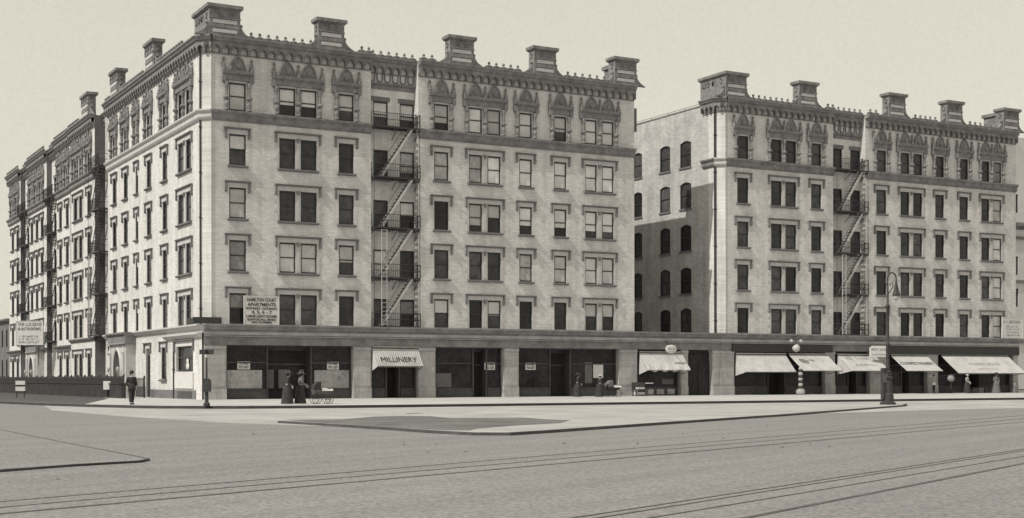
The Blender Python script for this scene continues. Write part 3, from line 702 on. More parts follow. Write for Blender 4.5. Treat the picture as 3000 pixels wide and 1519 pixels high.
# ------------------------------------------------------------------ second apartment building
X2 = 42.4
Bb = thing('apartment_building', 'buff brick apartment block past the low gap shop, white awnings along its base', 'apartment building', group='six storey apartment blocks')
def sb(k, r):
    n = 2 if k in ('a2', 'b2', 'b5') else 1
    if k == 'b5': return [None, (.97, B_)] if r in (0, 1, 2, 3) else [None, (.97, G_)]  # right sash: pale blind added for daylight showing through the corner room
    if k == 'r1' and r in (0, 1, 2, 3): return [None]
    return [None] * n
front_block(Bb, X2, sb)
side = [(11.75, 1.4), (7.6, 1.5), (4.65, 1.55)]
ops = []
for y, w_ in side:
    for z in (5.0, 8.4, 11.95, 15.5, 18.95): ops.append((-y - w_ / 2, -y + w_ / 2, z, z + 2.2))
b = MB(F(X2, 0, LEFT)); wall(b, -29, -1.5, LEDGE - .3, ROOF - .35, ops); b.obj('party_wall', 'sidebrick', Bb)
b = MB(F(X2, 0, LEFT)); wall(b, -1.5, -.52, LEDGE - .3, ROOF - .35, []); b.obj('brick_return', 'brick', Bb)
def arch_me(w_):
    b = MB(); n = 8; pts = [(-w_ / 2, 2.0)] + [(-w_ / 2 + w_ * k / n, 2.0 + .2 * math.sin(math.pi * k / n)) for k in range(1, n)] + [(w_ / 2, 2.0), (w_ / 2, 2.21), (-w_ / 2, 2.21)]
    for k in range(n):
        xa = -w_ / 2 + w_ * k / n; xb = xa + w_ / n; za = 2.0 + .2 * math.sin(math.pi * k / n); zb = 2.0 + .2 * math.sin(math.pi * (k + 1) / n)
        b.plate([(xa, za), (xa, 2.22), (xb, 2.22), (xb, zb)][::-1], -.003, .2)
    return b.me('arch_head', 'sidebrick')
for y, w_ in side:
    for z in (5.0, 8.4, 11.95, 15.5, 18.95):
        o = link('window', cached(('f', w_, 2.2, (0,)), lambda: frame_me(w_, 2.2, (0,))), Bb, (X2, y, z), LEFT)
        link('pane', cached(('p', w_, 2.2, 0), lambda: pane_me(w_, 2.2, 0)), o)
        link('arch_head', cached(('ar', w_), lambda: arch_me(w_)), o)
        link('sill', cached(('ss', w_), lambda: MB().box(-w_ / 2 - .08, w_ / 2 + .08, -.1, .05, -.12, 0).me('sill', 'lint')), o)
c = MB(F(X2, 0, LEFT)); c.box(-29, -.9, -.05, .3, ROOF - .349, ROOF - .25); c.obj('coping', 'trim', Bb)
c = MB(F(X2, 0, LEFT)); cornice(c, -2.2, -.52); c.cut(); belt(c, -2.2, -.52); c.obj('cornice_return', 'orn', Bb)
c = MB(F(X2, 0, LEFT)); c.tube([(-12, .0, ROOF - .12), (-2.3, .0, ROOF - .12)], .02, 4)
for k in range(5): c.box(-12 + k * 2.4, -11.97 + k * 2.4, -.02, .02, ROOF - .25, ROOF - .12)
c.obj('roof_rail', 'iron', Bb)
p1, p2 = MB(F(76.5, 0, -LEFT)), MB(F(76.5, 0, -LEFT)); pier(p1, p2, 9.5, 2.2, 1.9, 1.9); o = p1.obj('roof_pier', 'orn', Bb); p2.obj('panel', 'panel', o)
B_PIERS = [(42.2, 43.7), (53.3, 54.4), (58.3, 60.6), (65.1, 66.4), (75.9, 76.6)]
store_base(Bb, 0, B_PIERS, 76.6, 42.22)
shop(Bb, 43.7, 53.3, (47.5, 49.3)); shop(Bb, 54.4, 58.3, (56.2, 57.2)); shop(Bb, 60.6, 65.1, (62.4, 63.4)); shop(Bb, 66.4, 75.9, (70, 72))
f_ = MB(); f_.box(43.4, 54.0, -.33, -.21, 3.5, 4.12); f_.cut(); f_.box(59.8, 76.55, -.33, -.21, 3.42, 4.12); f_.obj('sign_fascia', 'iron', Bb)
drainpipe(Bb, X2 - .08, .6, LEDGE, ROOF - .5)

# ------------------------------------------------------------------ third building down the side street
Lc = thing('apartment_building', 'farther side street apartment block behind the dark fence, fire escapes on its sunlit side', 'apartment building', group='six storey apartment blocks')
Ls1 = [('s', -33.4, (0,), 1.5), ('p', -37.8, (-1.1, 1.1), 1.5)]
Ls2 = [('s', -43.1, (0,), 1.4), ('s', -46.2, (0,), 1.4)]
Ls3 = [('s', -55.3, (0,), 1.5), ('s', -58.0, (0,), 1.5), ('s', -60.8, (0,), 1.4)]
Ls4 = [('s', -69.2, (0,), 1.6), ('s', -72.2, (0,), 1.6)]
Lr1 = [('s', -49.2, (0,), 1.1), ('s', -51.3, (0,), 1.1)]
Lr2 = [('s', -63.5, (0,), 1.1), ('s', -65.8, (0,), 1.1)]
gz = lambda spec: [(c - w / 2, c + w / 2, 1.25, 3.6) if len(cols) == 1 else (c - 1.85, c + 1.85, 1.25, 3.6) for k, c, cols, w in spec]
b = MB(F(-.12, 0, LEFT)); wall(b, -40.9, -31.2, 0, ROOF - .1, openings(Ls1) + gz(Ls1)); b.obj('street_wall', 'brick', Lc)
b = MB(F(0, 0, LEFT))
wall(b, -47.99, -40.9, 0, ROOF - .1, openings(Ls2) + gz(Ls2)); b.cut(); wall(b, -62.2, -52.9, 0, ROOF - .1, openings(Ls3)); b.cut(); wall(b, -74.5, -67.4, 0, ROOF - .1, openings(Ls4) + gz(Ls4))
b.obj('street_wall', 'brick', Lc)
b = MB(F(.5, 0, LEFT)); wall(b, -52.9, -47.99, 0, ROOF - .1, openings(Lr1)); b.cut(); wall(b, -67.4, -62.2, 0, ROOF - .1, openings(Lr2)); b.obj('recessed_wall', 'brick', Lc)
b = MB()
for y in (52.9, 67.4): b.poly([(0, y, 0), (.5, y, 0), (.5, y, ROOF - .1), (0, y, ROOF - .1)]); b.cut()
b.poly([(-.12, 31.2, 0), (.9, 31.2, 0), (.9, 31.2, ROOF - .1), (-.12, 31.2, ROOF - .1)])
b.obj('recess_cheek', 'brown', Lc)  # darker than the walls: grime and fire-escape shade put into the colour
b = MB(); b.box(.95, 14, 31.25, 74.45, .2, ROOF - .4); b.box(.24, .949, 31.3, 47.9, .2, ROOF - .4); b.box(.24, .949, 53, 62.1, .2, ROOF - .4); b.box(.24, .949, 67.5, 74.4, .2, ROOF - .4); b.box(0, 14, 74.45, 74.5, 0, ROOF - .4); b.obj('rear_block', 'sidebrick', Lc)
b = MB(); b.box(.02, 14, 31.21, 74.49, ROOF - .39, ROOF - .3); b.obj('roof', 'roof', Lc)
fill(Lc, Ls1, -.12, 0, LEFT, lambda k, r: [None, None])
for s_ in (Ls2, Ls3, Ls4): fill(Lc, s_, 0, 0, LEFT, lambda k, r: [None])
for s_ in (Lr1, Lr2): fill(Lc, s_, .5, 0, LEFT, lambda k, r: [None], 'flat', None)
for s_, xx in ((Ls1, -.12), (Ls2, 0), (Ls4, 0)):
    for k, c_, cols, w_ in s_: win(Lc, xx, -c_, 1.25, LEFT, cols, w_, 2.35, [None, None], 'plain', True)
c = MB(F(-.12, 0, LEFT)); cornice(c, -40.9, -31.2, .002); cresting(c, -40.9, -36.3); c.obj('cornice', 'orn', Lc)
c = MB(F(-.12, 0, LEFT)); belt(c, -40.9, -31.2, .002); c.obj('belt_course', 'ledge', Lc)
c = MB(F(0, 0, LEFT))
for a, e in ((-47.99, -40.9), (-62.2, -52.9), (-74.5, -67.4)): cornice(c, a, e); cresting(c, a, e); c.cut()
c.obj('cornice', 'orn', Lc)
c = MB(F(0, 0, LEFT))
for a, e in ((-47.99, -40.9), (-62.2, -52.9), (-74.5, -67.4)): belt(c, a, e); c.cut()
c.obj('belt_course', 'ledge', Lc)
c = MB(F(.5, 0, LEFT))
for a, e in ((-52.9, -47.99), (-67.4, -62.2)): cornice(c, a, e, -.003); cresting(c, a, e); c.cut()
c.obj('cornice', 'orn', Lc)
c = MB(F(0, 0, LEFT))
for a, e, z in ((-40.9, -31.2, 4.95), (-47.99, -40.91, 4.5), (-62.2, -52.9, 4.5), (-74.5, -67.4, 4.5)): c.extr([(.02, z), (-.4, z), (-.4, z - .1), (-.2, z - .3), (.02, z - .3)], a, e); c.cut()
c.obj('ledge', 'ledge', Lc)
p1, p2 = MB(F(0, 0, LEFT)), MB(F(0, 0, LEFT)); pier(p1, p2, -33.6, 2.6, .65); side_arcade(p1, -33.6 + 1.32, -.35, .15, 1, ROOF); o = p1.obj('roof_pier', 'orn', Lc); p2.obj('panel', 'panel', o)
fire_escape(Lc, F(0, 0, LEFT), -52.8, -48.1, .45, -.4, [5.06, 8.5, 12.0, 15.55, 19.1], light='iron', drop=False)
fire_escape(Lc, F(0, 0, LEFT), -67.3, -62.4, .45, -.4, [5.06, 8.5, 12.0, 15.55, 19.1], light='iron', drop=False)
porch(Lc, 54.2, 59.6, .75, 0)
drainpipe(Lc, -.08, 41.0, 0, ROOF - .4)
# low brownstone beyond
Hs = thing('brownstone_house', 'dark low brownstone house at the far end of the side street, left edge', 'house')
b = MB(F(0, 0, LEFT)); wall(b, -84, -74.6, 0, 8.2, [(-76.8, -75.8, 1.5, 3.6), (-79.8, -78.8, 1.5, 3.6), (-82.8, -81.8, 1.5, 3.6), (-76.8, -75.8, 5, 7), (-79.8, -78.8, 5, 7), (-82.8, -81.8, 5, 7)]); b.obj('wall', 'brown', Hs)
MB().box(.25, 10, 74.7, 84, 0, 8.1).obj('rear_block', 'brown', Hs)
MB(F(0, 0, LEFT)).extr([(.3, 8.2), (-.4, 8.2), (-.4, 8.0), (-.1, 7.8), (.3, 7.8)], -84, -74.6).obj('cornice', 'brown', Hs)
for y in (76.3, 79.3, 82.3):
    for z in (1.5, 5.0): win(Hs, 0, y, z, LEFT, (0,), 1.0, 2.0, [None], None, False)

# pale building beyond the far corner on the right
Fb = thing('office_building', 'pale building with dark string courses glimpsed past the far right corner', 'building', (101, 26, 0))
fo = []
b = MB(); wl = [(x, x + 1.2, z, z + 2.2) for x in (1.5, 4.5, 7.5, 10.5) for z in (6, 9.8, 13.6, 21)]
wall(b, 0, 13, 0, 30, wl); b.box(0, 13, .3, 12, 0, 29.9); b.poly([(0, 0, 0), (0, 0, 30), (0, .3, 30), (0, .3, 0)]); b.obj('wall', 'farwall', Fb)
c = MB(); c.extr([(0, 19.8), (-.5, 19.8), (-.5, 19.4), (0, 19.0)], -.3, 13); c.extr([(0, 18.2), (-.25, 18.2), (-.25, 17.9), (0, 17.9)], -.2, 13); c.extr([(0, 13), (-.2, 13), (-.2, 12.7), (0, 12.7)], -.2, 13); c.extr([(0, 6), (-.2, 6), (-.2, 5.5), (0, 5.5)], -.2, 13); c.obj('string_course', 'trim', Fb)
for (x, x1, z, z1) in wl: win(Fb, x + .6, 0, z, 0, (0,), 1.2, 2.2, [None], None, False)
for o in list(Fb.children):
    pass

# ------------------------------------------------------------------ signs
def board(name, label, x, y, z0, z1, wd, rz=0, m='sign', th=.08, cat='sign', rim=True):
    t = thing(name, label, cat, (x, y, z0), rz)
    MB().box(-wd / 2, wd / 2, 0, th, 0, z1 - z0).obj('board', m, t)
    if rim:
        q = .05; h = z1 - z0
        MB().box(-wd / 2 - q, wd / 2 + q, -.02, th, -q, -.001).box(-wd / 2 - q, wd / 2 + q, -.02, th, h + .001, h + q).box(-wd / 2 - q, -wd / 2 - .001, -.02, th, 0, h).box(wd / 2 + .001, wd / 2 + q, -.02, th, 0, h).obj('rim', m, t)
    return t
def lines(t, rows, wd, h, m='ink', y=-.012):
    n = sum(r[1] for r in rows); z = h * .965
    for s, k, f in rows:
        hh = h * .93 * k / n
        if s: text(t, s, hh * .98, (0, y, z - hh / 2), 0, m, width=wd * f, bold=.006); z -= hh
def strokes(parent, rows, wd, m='inkgrey', seed=1, rx=0.0):
    """rows of broken painted strokes for lettering that cannot be read: (y, z, height, width)"""
    rl = random.Random(seed); b = MB()
    for (y, z, h, w_) in rows:
        x = -w_ / 2
        while x < w_ / 2 - h * .5:
            if rl.random() < .16: x += h * .45; continue
            a = h * rl.uniform(.1, .16); cw = h * rl.uniform(.42, .62); ty = math.cos(rx) * h; tz = math.sin(rx) * h
            P = lambda u, v: (x + u * cw, y + (v * h * math.cos(rx) if rx else 0), z + v * h * (math.sin(rx) if rx else 1))
            for u0, u1, v0, v1 in ((0, .25, 0, 1), (.75, 1, 0, 1), (.25, .75, rl.choice((0, .42, .8)), None)):
                v1 = v0 + .18 if v1 is None else v1
                if rl.random() < .85: b.poly([P(u0, v0), P(u1, v0), P(u1, v1), P(u0, v1)])
            x += cw + h * .16
    o = b.obj('lettering', m, parent); return o
s1 = board('apartment_sign', 'large white lettered board standing on the ledge of the corner block', 3.87, -.32, 5.0, 6.86, 2.35)
lines(s1, [('HAMILTON COURT', 1.25, .86), ('APARTMENTS', 1.25, .84), ('NOW READY - OCCUPANCY', .8, .92), ('4, 5, 6 - 7', 1.15, .6), ('LARGE LIGHT ROOMS', 1.0, .9), ('ELEVATOR-HALL SERVICE', .8, .84), ('APPLY ON PREMISES', .6, .6)], 2.35, 1.86)
MB().tube([(-.9, .05, .1), (-.9, .3, .02)], .03, 4).tube([(.9, .05, .1), (.9, .3, .02)], .03, 4).obj('strut', 'iron', s1)
s2 = board('apartment_sign', 'pale lettered sign over the far side street entrance at the left edge', -1.9, 51.5, 4.75, 7.0, 2.6, R(-30))
lines(s2, [('THE LUCERNE', 1.25, .9), ('', .9, 0), ('6 & 7 ROOMS', 1.2, .86), ('', 2.4, 0)], 2.6, 2.25, 'inkgrey'); strokes(s2, [(-.012, 1.42, .22, 2.3), (-.012, .68, .2, 2.0), (-.012, .4, .2, 2.1), (-.012, .12, .2, 2.2)], 2.6, seed=4)
MB().box(-.9, -.84, .08, .12, -2.0, 0).box(.84, .9, .08, .12, -2.0, 0).obj('strut', 'iron', s2)
s3 = board('painted_sign', 'white board with faded writing on the ledge, far right corner of the second block', 75.6, -.4, 5.0, 6.85, 2.6, 0)
strokes(s3, [(-.012, 1.35, .26, 2.3), (-.012, .98, .14, 1.7), (-.012, .74, .14, 1.8), (-.012, .46, .14, 1.6), (-.012, .2, .14, 1.8)], 2.6, seed=9)
s4 = board('corner_sign', 'dark board sign sitting on the ledge at the corner chamfer', .15, -.42, 5.0, 5.42, 1.9, 0, 'iron', .1, rim=False)
s4b = MB(F(-.45, .0, LEFT)).box(-2.2, .0, -.06, .04, 5.0, 5.42).obj('return_board', 'iron', None)
s4b.parent = s4; s4b.matrix_parent_inverse = s4.matrix_world.inverted() if False else Matrix.Translation((-.15, .42, -5.0))
for (x, y0_, lb) in ((2.82, .27, 'small white to-let card in the left pane of the nearest corner store'), (9.2, .27, 'small white to-let card in the right pane of the nearest corner store'),
                (21.5, .27, 'small white to-let card in the store just right of the striped awning'), (24.95, .27, 'small white to-let card in the left pane of the wide store behind the dark carriage')):
    t = board('to_let_card', lb, x, y0_, 2.0, 2.53, .88, 0, 'sign', .012, rim=False); t['group'] = 'to-let cards in the empty shops'
    text(t, 'STORE', .2, (0, -.01, .39), 0, 'ink', width=.6, bold=.004); text(t, 'TO LET', .24, (0, -.01, .15), 0, 'ink', width=.72, bold=.006)
# oval sign above the gap shop, and bracket sign box by the lamp
t = thing('oval_sign', 'white oval sign hanging above the low gap shop awning', 'sign', (36.85, -1.0, 3.3))
MB().lathe((0, 0, 0), [(.1, 0), (.36, .06), (.5, .2), (.54, .34), (.5, .48), (.34, .62), (.1, .66)], 14, 1, .16).obj('board', 'sign', t)
strokes(t, [(-.1, .3, .14, .6)], .6, seed=2); MB().tube([(0, 0, .6), (0, .8, 1.0)], .03, 4).obj('bracket', 'iron', t)
t = thing('bracket_sign', 'white box sign projecting beside the tall lamp post above the awnings', 'sign', (58.4, -1.2, 3.15), R(-14))
MB().box(-.85, .85, 0, .14, 0, .8).plate([(-.85, .8), (.85, .8), (.6, .95), (-.6, .95)][::-1], 0.01, .13).obj('board', 'sign', t)
strokes(t, [(-.012, .54, .2, 1.45), (-.012, .14, .14, 1.3)], 1.7, seed=5); MB().tube([(.85, .07, .5), (1.2, 1.0, .7)], .03, 4).tube([(.7, .07, 0), (1.4, .6, -1.2)], .04, 4).obj('bracket', 'iron', t)
t = thing('hanging_banner', 'narrow white upright board hanging just behind the lamp post between two awnings', 'sign', (59.5, -1.0, 1.55))
MB().plate([(-.28, 0), (.28, .2), (.24, 1.7), (-.1, 1.7)][::-1], 0, .05).obj('board', 'canvas', t)
# hanging globes
def globes():
    t = thing('globe_lamp', 'white glass globe lamp hung under the ledge above the two joined awnings', 'lamp', (49.35, -1.1, 3.5))
    MB().lathe((0, 0, 0), [(.06, 0), (.26, .12), (.33, .32), (.26, .54), (.08, .64)], 12).obj('globe', 'globe', t, smooth=True)
    MB().tube([(0, 0, .62), (0, 0, 1.25), (0, .9, 1.35)], .03, 5).tube([(-.35, 0, .85), (.35, 0, .85)], .02, 4).obj('bracket', 'iron', t)
    b = MB()
    for s in (-1, 1): b.cut(); b.lathe((s * .5, 0, .78), [(.04, 0), (.15, .08), (.15, .18), (.04, .26)], 8)
    b.obj('small_shade', 'globe', t)
globes()

# ------------------------------------------------------------------ awnings
def awning(label, x0, x1, zt, zb, p, m='canvas', words=None, stripes=False, val=.0, wave=0, name='awning', yw=-.2, flap=False, marks=None):
    t = thing(name, label, 'awning', (x0, yw, 0), group='canvas awnings over the shops'); w_ = x1 - x0
    b = MB(); n = 16
    for k in range(n):
        xa, xb = w_ * k / n, w_ * (k + 1) / n; pa = p; 
        za = zb + wave * (.5 + .5 * math.sin(k * 1.7)) ; zc = zb + wave * (.5 + .5 * math.sin((k + 1) * 1.7))
        sg = -.03
        b.poly([(xa, -p, za), (xb, -p, zc), (xb, -p / 2, (zt + zb) / 2 + sg), (xa, -p / 2, (zt + zb) / 2 + sg)])
        b.poly([(xa, -p / 2, (zt + zb) / 2 + sg), (xb, -p / 2, (zt + zb) / 2 + sg), (xb, 0, zt), (xa, 0, zt)])
        if val: b.poly([(xa, -p, za), (xa + .02, -p - .01, za - val), (xb - .02, -p - .01, zc - val), (xb, -p, zc)])
    b.obj('canopy', m, t)
    for x in (0, w_):
        MB().poly([(x, 0, zt), (x, -p / 2, (zt + zb) / 2 - .05), (x, -p, zb), (x, 0, zb - .3)]) if False else None
    MB().box(.0, w_, -.07, -.01, zt + .03, zt + .11).obj('head_rail', 'base', t)
    f = MB(); f.box(0, w_, -.04, .0, zt - .06, zt + .02)
    for x in (.02, w_ - .02): f.tube([(x, 0, zb - .25), (x, -p, zb)], .025, 4)
    f.tube([(0, -p, zb), (w_, -p, zb)], .03, 4); f.obj('frame', 'iron', t)
    if flap: MB().poly([(0, -.0, zt), (0, -p / 2, (zt + zb) / 2 - .06), (0, -p, zb), (0, 0, zb - .3)]).obj('side_flap', m, t)
    ang = math.atan2(zt - zb, p)
    if stripes:
        s = MB(); k = 0; x = .06
        while x < w_ - .06:
            d = .02
            s.poly([(x, -p - .012, zb + .02), (x + .05, -p - .012, zb + .02), (x + .05, -p / 2 - .012, (zt + zb) / 2 - .035), (x, -p / 2 - .012, (zt + zb) / 2 - .035)])
            s.poly([(x, -p / 2 - .012, (zt + zb) / 2 - .035), (x + .05, -p / 2 - .012, (zt + zb) / 2 - .035), (x + .05, -.012, zt), (x, -.012, zt)]); x += .155
        s.obj('stripes', 'blindgrey', t)
    if marks:
        rws = [(-p * (1 - fr) - .035, zb + (zt - zb) * fr - .01, hh, ww) for fr, hh, ww in marks]
        o_ = strokes(t, rws, w_, 'blindgrey', seed=int(x0), rx=ang); o_.location.x = w_ / 2
    if words:
        for (s_, fr, sz, wd, mm) in words:
            y = -p * (1 - fr); z = zb + (zt - zb) * fr - .05 * (1 - abs(2 * fr - 1)) + .02
            text(t, s_, sz, (w_ / 2, y - .035, z + .02), 0, mm, rx=ang, width=wd, bold=.0)
    return t
awning('striped awning lettered for millinery over the narrow store in the corner block', 11.95, 15.45, 3.52, 2.22, .95, stripes=True, val=.05, flap=True, words=[('MILLINERY', .36, .62, 2.75, 'wood')])
awning('plain white sagging awning with wavy hem on the low gap shop', 34.4, 38.5, 3.35, 1.95, 1.1, wave=.14, val=.12, flap=True)
awning('left one of two white awnings meeting under the white globe lamp', 43.8, 49.0, 3.3, 1.85, 1.35, val=.04, flap=True)
awning('right one of two white awnings meeting under the white globe lamp', 49.3, 53.5, 3.3, 1.95, 1.9, val=.04)
awning('white awning with faint unreadable writing just left of the tall lamp post', 54.6, 58.9, 3.3, 1.95, 1.8, val=.04, flap=True, marks=[(.72, .42, 3.3), (.34, .26, 2.4)])
awning('white awning lettered for a confectionery just right of the tall lamp post', 60.7, 65.0, 3.3, 1.95, 1.95, val=.04, words=[('CONFECTIONERY', .5, .55, 3.9, 'clothmid')])
awning('widest white awning, faint unreadable writing, last one along the second block', 66.7, 75.2, 3.35, 1.75, 2.1, val=.05, marks=[(.48, .34, 4.4), (.2, .28, 2.6)])

# ------------------------------------------------------------------ street furniture
t = thing('barber_pole', 'striped barber pole with ball base standing before the second block between two awnings', 'barber pole', (48.7, -2.4, 0))
MB().lathe((0, 0, 0), [(.3, 0), (.36, .1), (.38, .3), (.26, .46), (.16, .5)], 12).obj('base', 'paper', t, smooth=True)
for k in range(7):
    MB().lathe((0, 0, .5 + k * .22), [(.15, 0), (.18, .05), (.18, .17), (.15, .22)], 10).obj('band', 'blindgrey' if k % 2 else 'iron', t)
MB().lathe((0, 0, 2.04), [(.12, 0), (.17, .08), (.1, .2), (.02, .28)], 10).obj('finial', 'panel', t)

def lamp_post():
    t = thing('street_lamp', 'tall cast iron street lamp with a scrolled crook at the island tip', 'street lamp', (27.0, -34.6, -.062)); t.scale = (1, 1, .975)
    b = MB(); b.lathe((0, 0, 0), [(.42, 0), (.42, .1), (.33, .16), (.3, .55), (.24, .62), (.2, 1.35), (.25, 1.4), (.26, 1.5), (.17, 1.56), (.2, 1.8), (.13, 1.9)], 10)
    b.obj('base', 'iron', t)
    b = MB(); b.lathe((0, 0, 1.9), [(.12, 0), (.14, .05), (.1, .15), (.095, 1.3), (.13, 1.35), (.13, 1.42), (.085, 1.5), (.07, 3.4), (.12, 3.45), (.12, 3.55), (.06, 3.6), (.05, 4.6)], 10)
    b.obj('pole', 'iron', t, smooth=True)
    dx, dy = math.cos(-YAW), math.sin(-YAW)
    P = lambda a, z: (a * dx, a * dy, z)
    pts = [P(0, 6.4)]
    for k in range(13):
        th = math.pi - k * math.pi / 12; pts.append(P(.23 + .23 * math.cos(th), 6.9 + .34 * math.sin(th)))
    b = MB(); b.tube(pts, .05, 6, .035)
    b.tube([P(0, 6.0), P(.16, 6.25), P(.3, 6.5), P(.22, 6.72), P(.1, 6.62), P(.16, 6.5)], .03, 5)
    b.tube([P(0, 6.5), P(-.14, 6.7), P(-.1, 6.95), P(.02, 6.9)], .025, 5)
    b.obj('crook', 'iron', t)
    b = MB(); c = P(.46, 0); b.lathe((c[0], c[1], 5.98), [(.22, 0), (.2, .1), (.13, .3), (.09, .5), (.05, .75), (.03, .97)], 8); b.obj('lantern_hood', 'iron', t)
    MB().lathe((c[0], c[1], 5.72), [(.03, 0), (.13, .06), (.16, .16), (.15, .26)], 8).obj('globe', 'globe', t, smooth=True)
    MB().box(-.42, -.1, -.1, .1, .3, 2.0).obj('call_box', 'iron', t)
    MB().box(-.4, -.12, -.12, -.1, 1.2, 1.7).obj('plate', 'clothmid', t)
lamp_post()

t = thing('street_sign', 'dark street name post with nameplate and letter box at the kerb', 'street sign', (-6.2, -21.3, 0))
MB().lathe((0, 0, 0), [(.17, 0), (.17, .12), (.1, .2), (.09, .8), (.07, 1.0), (.05, 1.3), (.045, 2.42)], 8).obj('post', 'iron', t)
MB().lathe((0, 0, 2.42), [(.05, 0), (.09, .05), (.09, .12), (.04, .17)], 8).obj('collar', 'panel', t)
MB(Matrix.Rotation(-YAW, 4, 'Z')).box(-.36, .36, -.02, .02, 2.6, 2.84).obj('nameplate', 'iron', t)
MB(Matrix.Rotation(-YAW + 1.5, 4, 'Z')).box(-.36, .36, -.02, .02, 2.61, 2.83).obj('nameplate', 'iron', t)
MB(Matrix.Rotation(-YAW, 4, 'Z')).box(-.19, .19, -.2, .2, .72, 1.26).plate([(-.19, 1.26), (.19, 1.26), (.1, 1.38), (-.1, 1.38)][::-1], -.2, .2).obj('letter_box', 'iron', t)

def fence(label, x, y0, y1, zb, zt, wall_h, name='iron_fence', sp=.16):
    t = thing(name, label, 'fence', (x, 0, 0))
    if wall_h: MB().box(-.15, .15, y0, y1, 0, wall_h).box(-.2, .2, y0 - .03, y1 + .03, wall_h, wall_h + .08).obj('plinth', 'hedge', t)
    b = MB(); b.box(-.02, .02, y0, y1, zb + .1, zb + .14); b.box(-.02, .02, y0, y1, zt - .16, zt - .12)
    n = int((y1 - y0) / sp)
    for k in range(n + 1):
        y = y0 + (y1 - y0) * k / n; b.box(-.022, .022, y - .022, y + .022, zb, zt - .1); b.poly([(-.03, y, zt - .1), (0, y - .03, zt - .1), (0, y, zt)]); b.poly([(.03, y, zt - .1), (0, y + .03, zt - .1), (0, y, zt)])
    b.obj('railing', 'iron', t)
    b = MB(); y = y0
    while y <= y1: b.lathe((0, y, 0), [(.09, 0), (.07, .1), (.05, zt - .1), (.09, zt), (.03, zt + .12)], 6); y += 2.5
    b.obj('posts', 'iron', t); return t
fence('long dark iron fence on a low plinth along the side street', -3.0, 9.2, 73, 1.05, 1.6, 1.0, sp=.09)
fence('short run of black iron railings between the porch and the side door', -.9, 11.7, 14.0, 0.05, 1.5, 0, sp=.3)
# white bits along the side street
t = thing('notice_stand', 'small white newsstand box with two stacked panels by the far left fence', 'stand', (-8.6, 17.3, 0), R(-25))
MB().box(-.34, .34, 0, .2, .95, 1.25).cut().box(-.34, .34, 0, .2, .5, .82).obj('panel', 'sign', t)
MB().box(-.3, -.24, .05, .15, 0, .499).cut().box(.24, .3, .05, .15, 0, .499).obj('leg', 'iron', t); MB().box(-.3, .3, .06, .15, .821, .949).obj('crossbar', 'iron', t)
t = thing('white_placard', 'square white placard leaning by the porch steps', 'placard', (-3.3, 13.0, .6), R(-40))
MB().box(-.28, .28, 0, .04, 0, .62).obj('board', 'sign', t); MB().box(-.02, .02, .04, .3, -.5, .3).obj('prop', 'iron', t)

